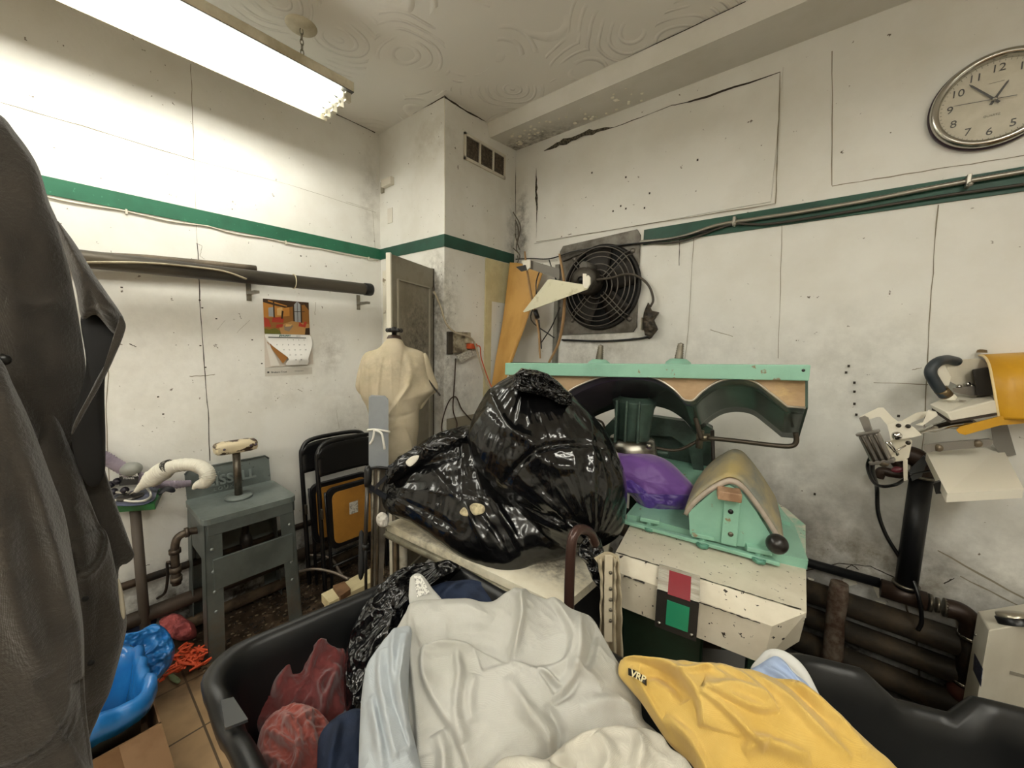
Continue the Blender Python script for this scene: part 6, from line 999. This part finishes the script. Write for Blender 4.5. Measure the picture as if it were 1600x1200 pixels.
# blue-lined bin in a cardboard box, rags on the floor
t = thing('cardboard_box', 'open brown cardboard box on the floor below the hanging coats', 'box', (-1.80, -.08, 0)); cb_ = pm('cardboard', '86684a', .8, var='78593b', vscale=6); x0, x1, y0, y1, h_ = -1.99, -1.615, -.32, .16, .26
for lo, hi in (((x0, y0, 0), (x1, y1, .006)), ((x1-.005, y0, 0), (x1, y1, h_)), ((x0, y0, 0), (x0+.005, y1, h_)), ((x0, y0, 0), (x1, y0+.005, h_)), ((x0, y1-.005, 0), (x1, y1, h_))): M().box(lo, hi).build('panel', cb_, t)
M().prism([(x1, y1, h_), (x1, y1-.10, h_), (x1+.10, y1-.08, h_-.16), (x1+.10, y1+.02, h_-.16)], (.004, 0, .003)).build('flap', cb_, t); pass
t = thing('lined_waste_bin', 'white waste bin with a bright blue plastic liner standing in the cardboard box', 'waste bin', (-1.83, -.02, 0)); wb = [(-1.95, -.25), (-1.655, -.25), (-1.655, .13), (-1.95, .13)]; R0, R1 = rrect(wb, 0, .05), rrect(wb, .03, .05); nn = min(len(R0), len(R1)); rs = lambda R_, z: [tuple(p[:2])+(z,) for p in resample([list(q)+[0] for q in R_], 80)]
G = A([rs(R1, .012), rs(R0, .34), rs(rrect(wb, -.010, .05), .335), rs(rrect(wb, -.010, .05), .32)]); M().grid(G, wrap=True).build('bin_body', pm('bin_white', '9a968b', .5), t, solid=.003)
blue = pm('blue_liner_film', '2878c0', .22, var='1f66ab', vscale=6, bump=.4, bscale=22, coat=.2, alpha=.93); bpnt = (W(212, 1050, t=1.57), nrm(nrm(CAM-W(212, 1050, t=1.57))+A((0, 0, .1))))
lr = []
for ins, z, am in ((.05, .10, 0), (.02, .26, .004), (.004, .345, .008), (-.012, .375, .018), (-.030, .365, .016), (-.030, .325, .018), (-.016, .285, .014)):
    R_ = A(rs(rrect(wb, ins, .05), z)); ang = np.arange(80)/80*2*np.pi; q_ = np.stack([np.cos(ang)*4, np.sin(ang)*4, np.full(80, z*9)], 1); dd = fbm(q_, 1.6, 3)*am; cc_ = R_.mean(0); dr_ = R_-cc_; dr_[:, 2] = 0; dr_ /= np.linalg.norm(dr_, axis=1)[:, None]; lr.append(R_+dr_*dd[:, None]*.6+np.outer(dd, (0, 0, 1.)))
M().grid(A(lr), wrap=True).build('liner_cuff', blue, t, solid=.001)
puff('blue_liner', [(118, 1130), (140, 1060), (170, 1005), (195, 990), (215, 987), (240, 975), (258, 982), (270, 1000), (273, 1020), (265, 1042), (246, 1062), (222, 1078), (190, 1092), (155, 1120)], bpnt, .05, .05, blue, t, 50, 220, nz=[(.016, 12, 'r'), (.008, 34, 'r')], folds=[([(160, 1110), (180, 1050), (215, 1020), (250, 1015)], -.05, .045), ([(150, 1120), (200, 1088), (240, 1062), (268, 1030)], .02, .012), ([(165, 1010), (215, 990), (260, 988)], .02, .014)])
tag(puff('navy_rag', [(192, 945), (210, 935), (244, 934), (247, 950), (240, 985), (225, 992), (205, 998), (185, 1010), (170, 990)], plane(W(215, 965, t=1.95), (.8, -.3, .5)), .04, .05, pm('navy_rag_cloth', '27304a', .85), None, 24, 100, nz=[(.008, 16, 'r')]), 'navy cloth heaped behind the blue-lined bin', 'rag')
tag(puff('pink_rag', [(252, 975), (262, 965), (280, 960), (292, 968), (303, 975), (305, 990), (296, 998), (278, 1000), (262, 992)], plane(W(280, 982, z=.08), (.5, -.3, .7)), .045, .03, pm('dusty_pink_cloth', '9c4c4a', .85, var='7f3a3c', vscale=12), None, 24, 100, nz=[(.014, 20, 'r'), (.008, 40, 'r')]), 'dusty pink crumpled rag on the floor left of the grey table', 'rag')
m = M(); oc = W(288, 1042, z=.02)
for i in range(46):
    a, r_ = rng.uniform(0, 6.28), .085*math.sqrt(rng.rand()); c = oc+A((r_*math.cos(a), r_*math.sin(a)*1.1, rng.uniform(.008, .05))); pts = [c+A((rng.uniform(-.03, .03), rng.uniform(-.03, .03), rng.uniform(-.012, .012))) for _ in range(4)]
    for p in pts: p[2] = max(.006, p[2])
    m.tube(cat(pts, 4), .0045, 5)
tag(m.build('orange_string_tangle', pm('orange_cord', 'd2512a', .7)), 'tangle of bright orange string on the tiles left of the black tub', 'string', kind='stuff')
tag(puff('green_scrap', [(262, 1052), (272, 1054), (282, 1062), (278, 1068), (266, 1062)], plane(W(272, 1060, z=.02), (0, 0, 1.)), .01, .008, pm('scrap_green', '6f7d5a', .8), None, 8, 40), 'small grey-green scrap beside the orange string', 'scrap')
# coats
wool = pm('brown_grey_wool', '322c24', .95, var='28231c', vscale=14, sheen=.35, weave=260, bump=.5, bscale=180); wool2 = pm('brown_grey_wool_dark', '2c2720', .95, var='241f19', vscale=14, sheen=.3, weave=260, bump=.5, bscale=180); lin = pm('black_lining', '0b0a0a', .8); seam = pm('wool_seam_light', '6e6456', .95)
def cp(px, t): P0 = W(*px, t=t); return (P0, nrm((CAM-P0)*A((1, 1, .25))))
t = thing('wool_jacket', 'brown-grey wool jacket with bent sleeve hanging furthest back at the left edge', 'jacket', W(40, 800, t=.66)*A((1, 1, 0))+A((0, 0, .9)), 'wool jackets at the left edge')
puff('jacket_body', [(-160, 120), (-60, 150), (0, 180), (24, 208), (45, 236), (62, 268), (76, 315), (92, 352), (104, 400), (118, 470), (130, 540), (134, 580), (130, 630), (118, 690), (104, 740), (95, 800), (80, 900), (-160, 900)], cp((20, 520), .66), .045, .06, wool, t, 70, 300, cen=(0, 520), nz=[(.010, 4, 'f')], pw=.5, folds=[([(10, 190), (50, 300), (85, 420), (110, 520), (125, 600)], .008, .02), ([(-20, 300), (10, 420), (30, 540), (60, 680)], .012, .02), ([(0, 560), (40, 660), (70, 760)], .014, .010), ([(40, 400), (80, 520), (100, 640)], .008, .02), ([(95, 470), (60, 480), (10, 470)], .005, .01)])
puff('sleeve', [(88, 345), (104, 362), (125, 392), (148, 430), (170, 462), (188, 488), (194, 502), (190, 522), (176, 520), (150, 492), (128, 498), (118, 450), (100, 390)], cp((140, 440), .67), .04, .03, wool, t, 36, 160, folds=[([(96, 365), (120, 420), (132, 480)], .006, .008), ([(120, 400), (150, 445), (180, 492)], .006, .010), ([(130, 488), (155, 483), (185, 500)], .010, .006)])
puff('sleeve_lining', [(126, 495), (150, 490), (176, 500), (192, 508), (190, 528), (178, 560), (164, 592), (165, 690), (162, 745), (140, 760), (118, 720), (112, 660), (130, 600), (134, 560)], cp((150, 600), .70), .02, .03, lin, t, 30, 140)
puff('sleeve_edge', [(188, 492), (196, 505), (195, 518), (186, 542), (172, 572), (158, 600), (140, 632), (122, 664), (112, 680), (116, 660), (136, 622), (152, 590), (166, 566), (180, 536), (188, 515)], cp((165, 580), .665), .008, .012, wool, t, 12, 160, folds=[])
M().ball(W(4, 562, t=.585), .009, 10, 0, (.6, 1, 1)).build('button', pm('button_black', '0d0c0c', .3), t)
t = thing('wool_jacket', 'brown-grey wool jacket in the middle, pointed hem and patch pocket below the bent sleeve', 'jacket', W(150, 880, t=.68)*A((1, 1, 0))+A((0, 0, .8)), 'wool jackets at the left edge')
puff('hem_panel', [(110, 600), (150, 690), (166, 740), (186, 800), (204, 850), (210, 868), (200, 880), (186, 888), (183, 930), (160, 900), (120, 800), (90, 700)], cp((160, 800), .75), .012, .02, wool2, t, 30, 160, folds=[([(150, 700), (180, 800), (198, 870)], .003, .01)])
puff('jacket_side', [(60, 620), (110, 700), (140, 780), (156, 820), (165, 830), (172, 850), (184, 905), (196, 950), (197, 985), (186, 1030), (172, 1080), (158, 1110), (145, 1140), (120, 1180), (40, 1150), (20, 900)], cp((125, 930), .71), .03, .04, wool, t, 60, 260, nz=[(.006, 6, 'f')], folds=[([(118, 890), (140, 882), (156, 865), (164, 838), (158, 820)], -.014, .03, 's', .15), ([(120, 895), (145, 885), (162, 862), (168, 838)], .006, .005), ([(150, 900), (175, 960), (170, 1040), (150, 1100)], .010, .02), ([(100, 720), (130, 860), (132, 1000), (136, 1100)], .012, .014), ([(125, 780), (150, 810), (160, 850)], -.01, .01)])
for q in ((133, 936), (142, 1036)): M().ball(W(*q, t=.665), .005, 8).build('thread_knot', lin, t)
puff('white_lining', [(184, 905), (190, 915), (196, 950), (194, 968), (188, 955)], cp((190, 935), .675), .006, .006, pm('lining_offwhite', 'a39b89', .8), t, 8, 60)
t = thing('wool_jacket', 'brown-grey wool jacket closest to the viewer at lower left, with a curved pocket', 'jacket', W(20, 1100, t=.55)*A((1, 1, 0))+A((0, 0, .7)), 'wool jackets at the left edge')
puff('jacket_front', [(-180, 480), (-60, 500), (0, 560), (20, 600), (48, 660), (78, 740), (100, 800), (112, 860), (122, 920), (130, 980), (132, 1060), (136, 1120), (146, 1200), (156, 1320), (-180, 1320)], cp((0, 960), .55), .04, .05, wool, t, 90, 360, cen=(0, 960), nz=[(.008, 5, 'f')], pw=.5, folds=[([(0, 570), (25, 680), (50, 760), (80, 860), (95, 960), (110, 1060)], .012, .012), ([(-10, 800), (10, 880), (30, 960), (70, 1040)], .016, .014), ([(40, 700), (70, 800), (100, 900), (125, 1000), (132, 1080)], .012, .008), ([(-30, 620), (0, 760), (8, 880)], .012, .016), ([(112, 1060), (108, 1090), (95, 1120), (70, 1150), (30, 1175), (-30, 1190)], -.022, .05, 's', .1), ([(114, 1062), (112, 1095), (98, 1128), (72, 1158), (30, 1184), (-30, 1198)], .010, .006), ([(122, 1090), (112, 1130), (85, 1160), (40, 1195)], .004, .003)])
# laundry carrying the heap from below
def pile(o3, z, h, mt, lab, seed):
    P = [A((x, y, z)) for x, y in o3]
    return tag(puff('laundry_pile', P, (A((o3[0][0], o3[0][1], z)), A((0, 0, 1.))), h, .22, mt, None, 40, 140, nz=[(.03, 5+seed, 'r'), (.010, 16, 'r')], pw=.35), lab, 'clothes')
pile([(-.93, .24), (-.93, .55), (-.85, .76), (-.5, .78), (-.26, .74), (-.24, .3), (-.5, .24)], .46, .16, pm('grey_mixed_cotton', '5d6066', .85, var='3a3e48', vscale=5), 'grey and dark mixed clothes filling the left tub beneath the white coat', 0)
pile([(.06, .95), (.12, .70), (.24, .52), (.45, .60), (.52, .80), (.46, 1.05), (.30, 1.12)], .56, .14, pm('pale_mixed_cotton', 'a9a69c', .85, var='7d8796', vscale=5), 'pale folded clothes in the right tub beneath the yellow shirt', 1)
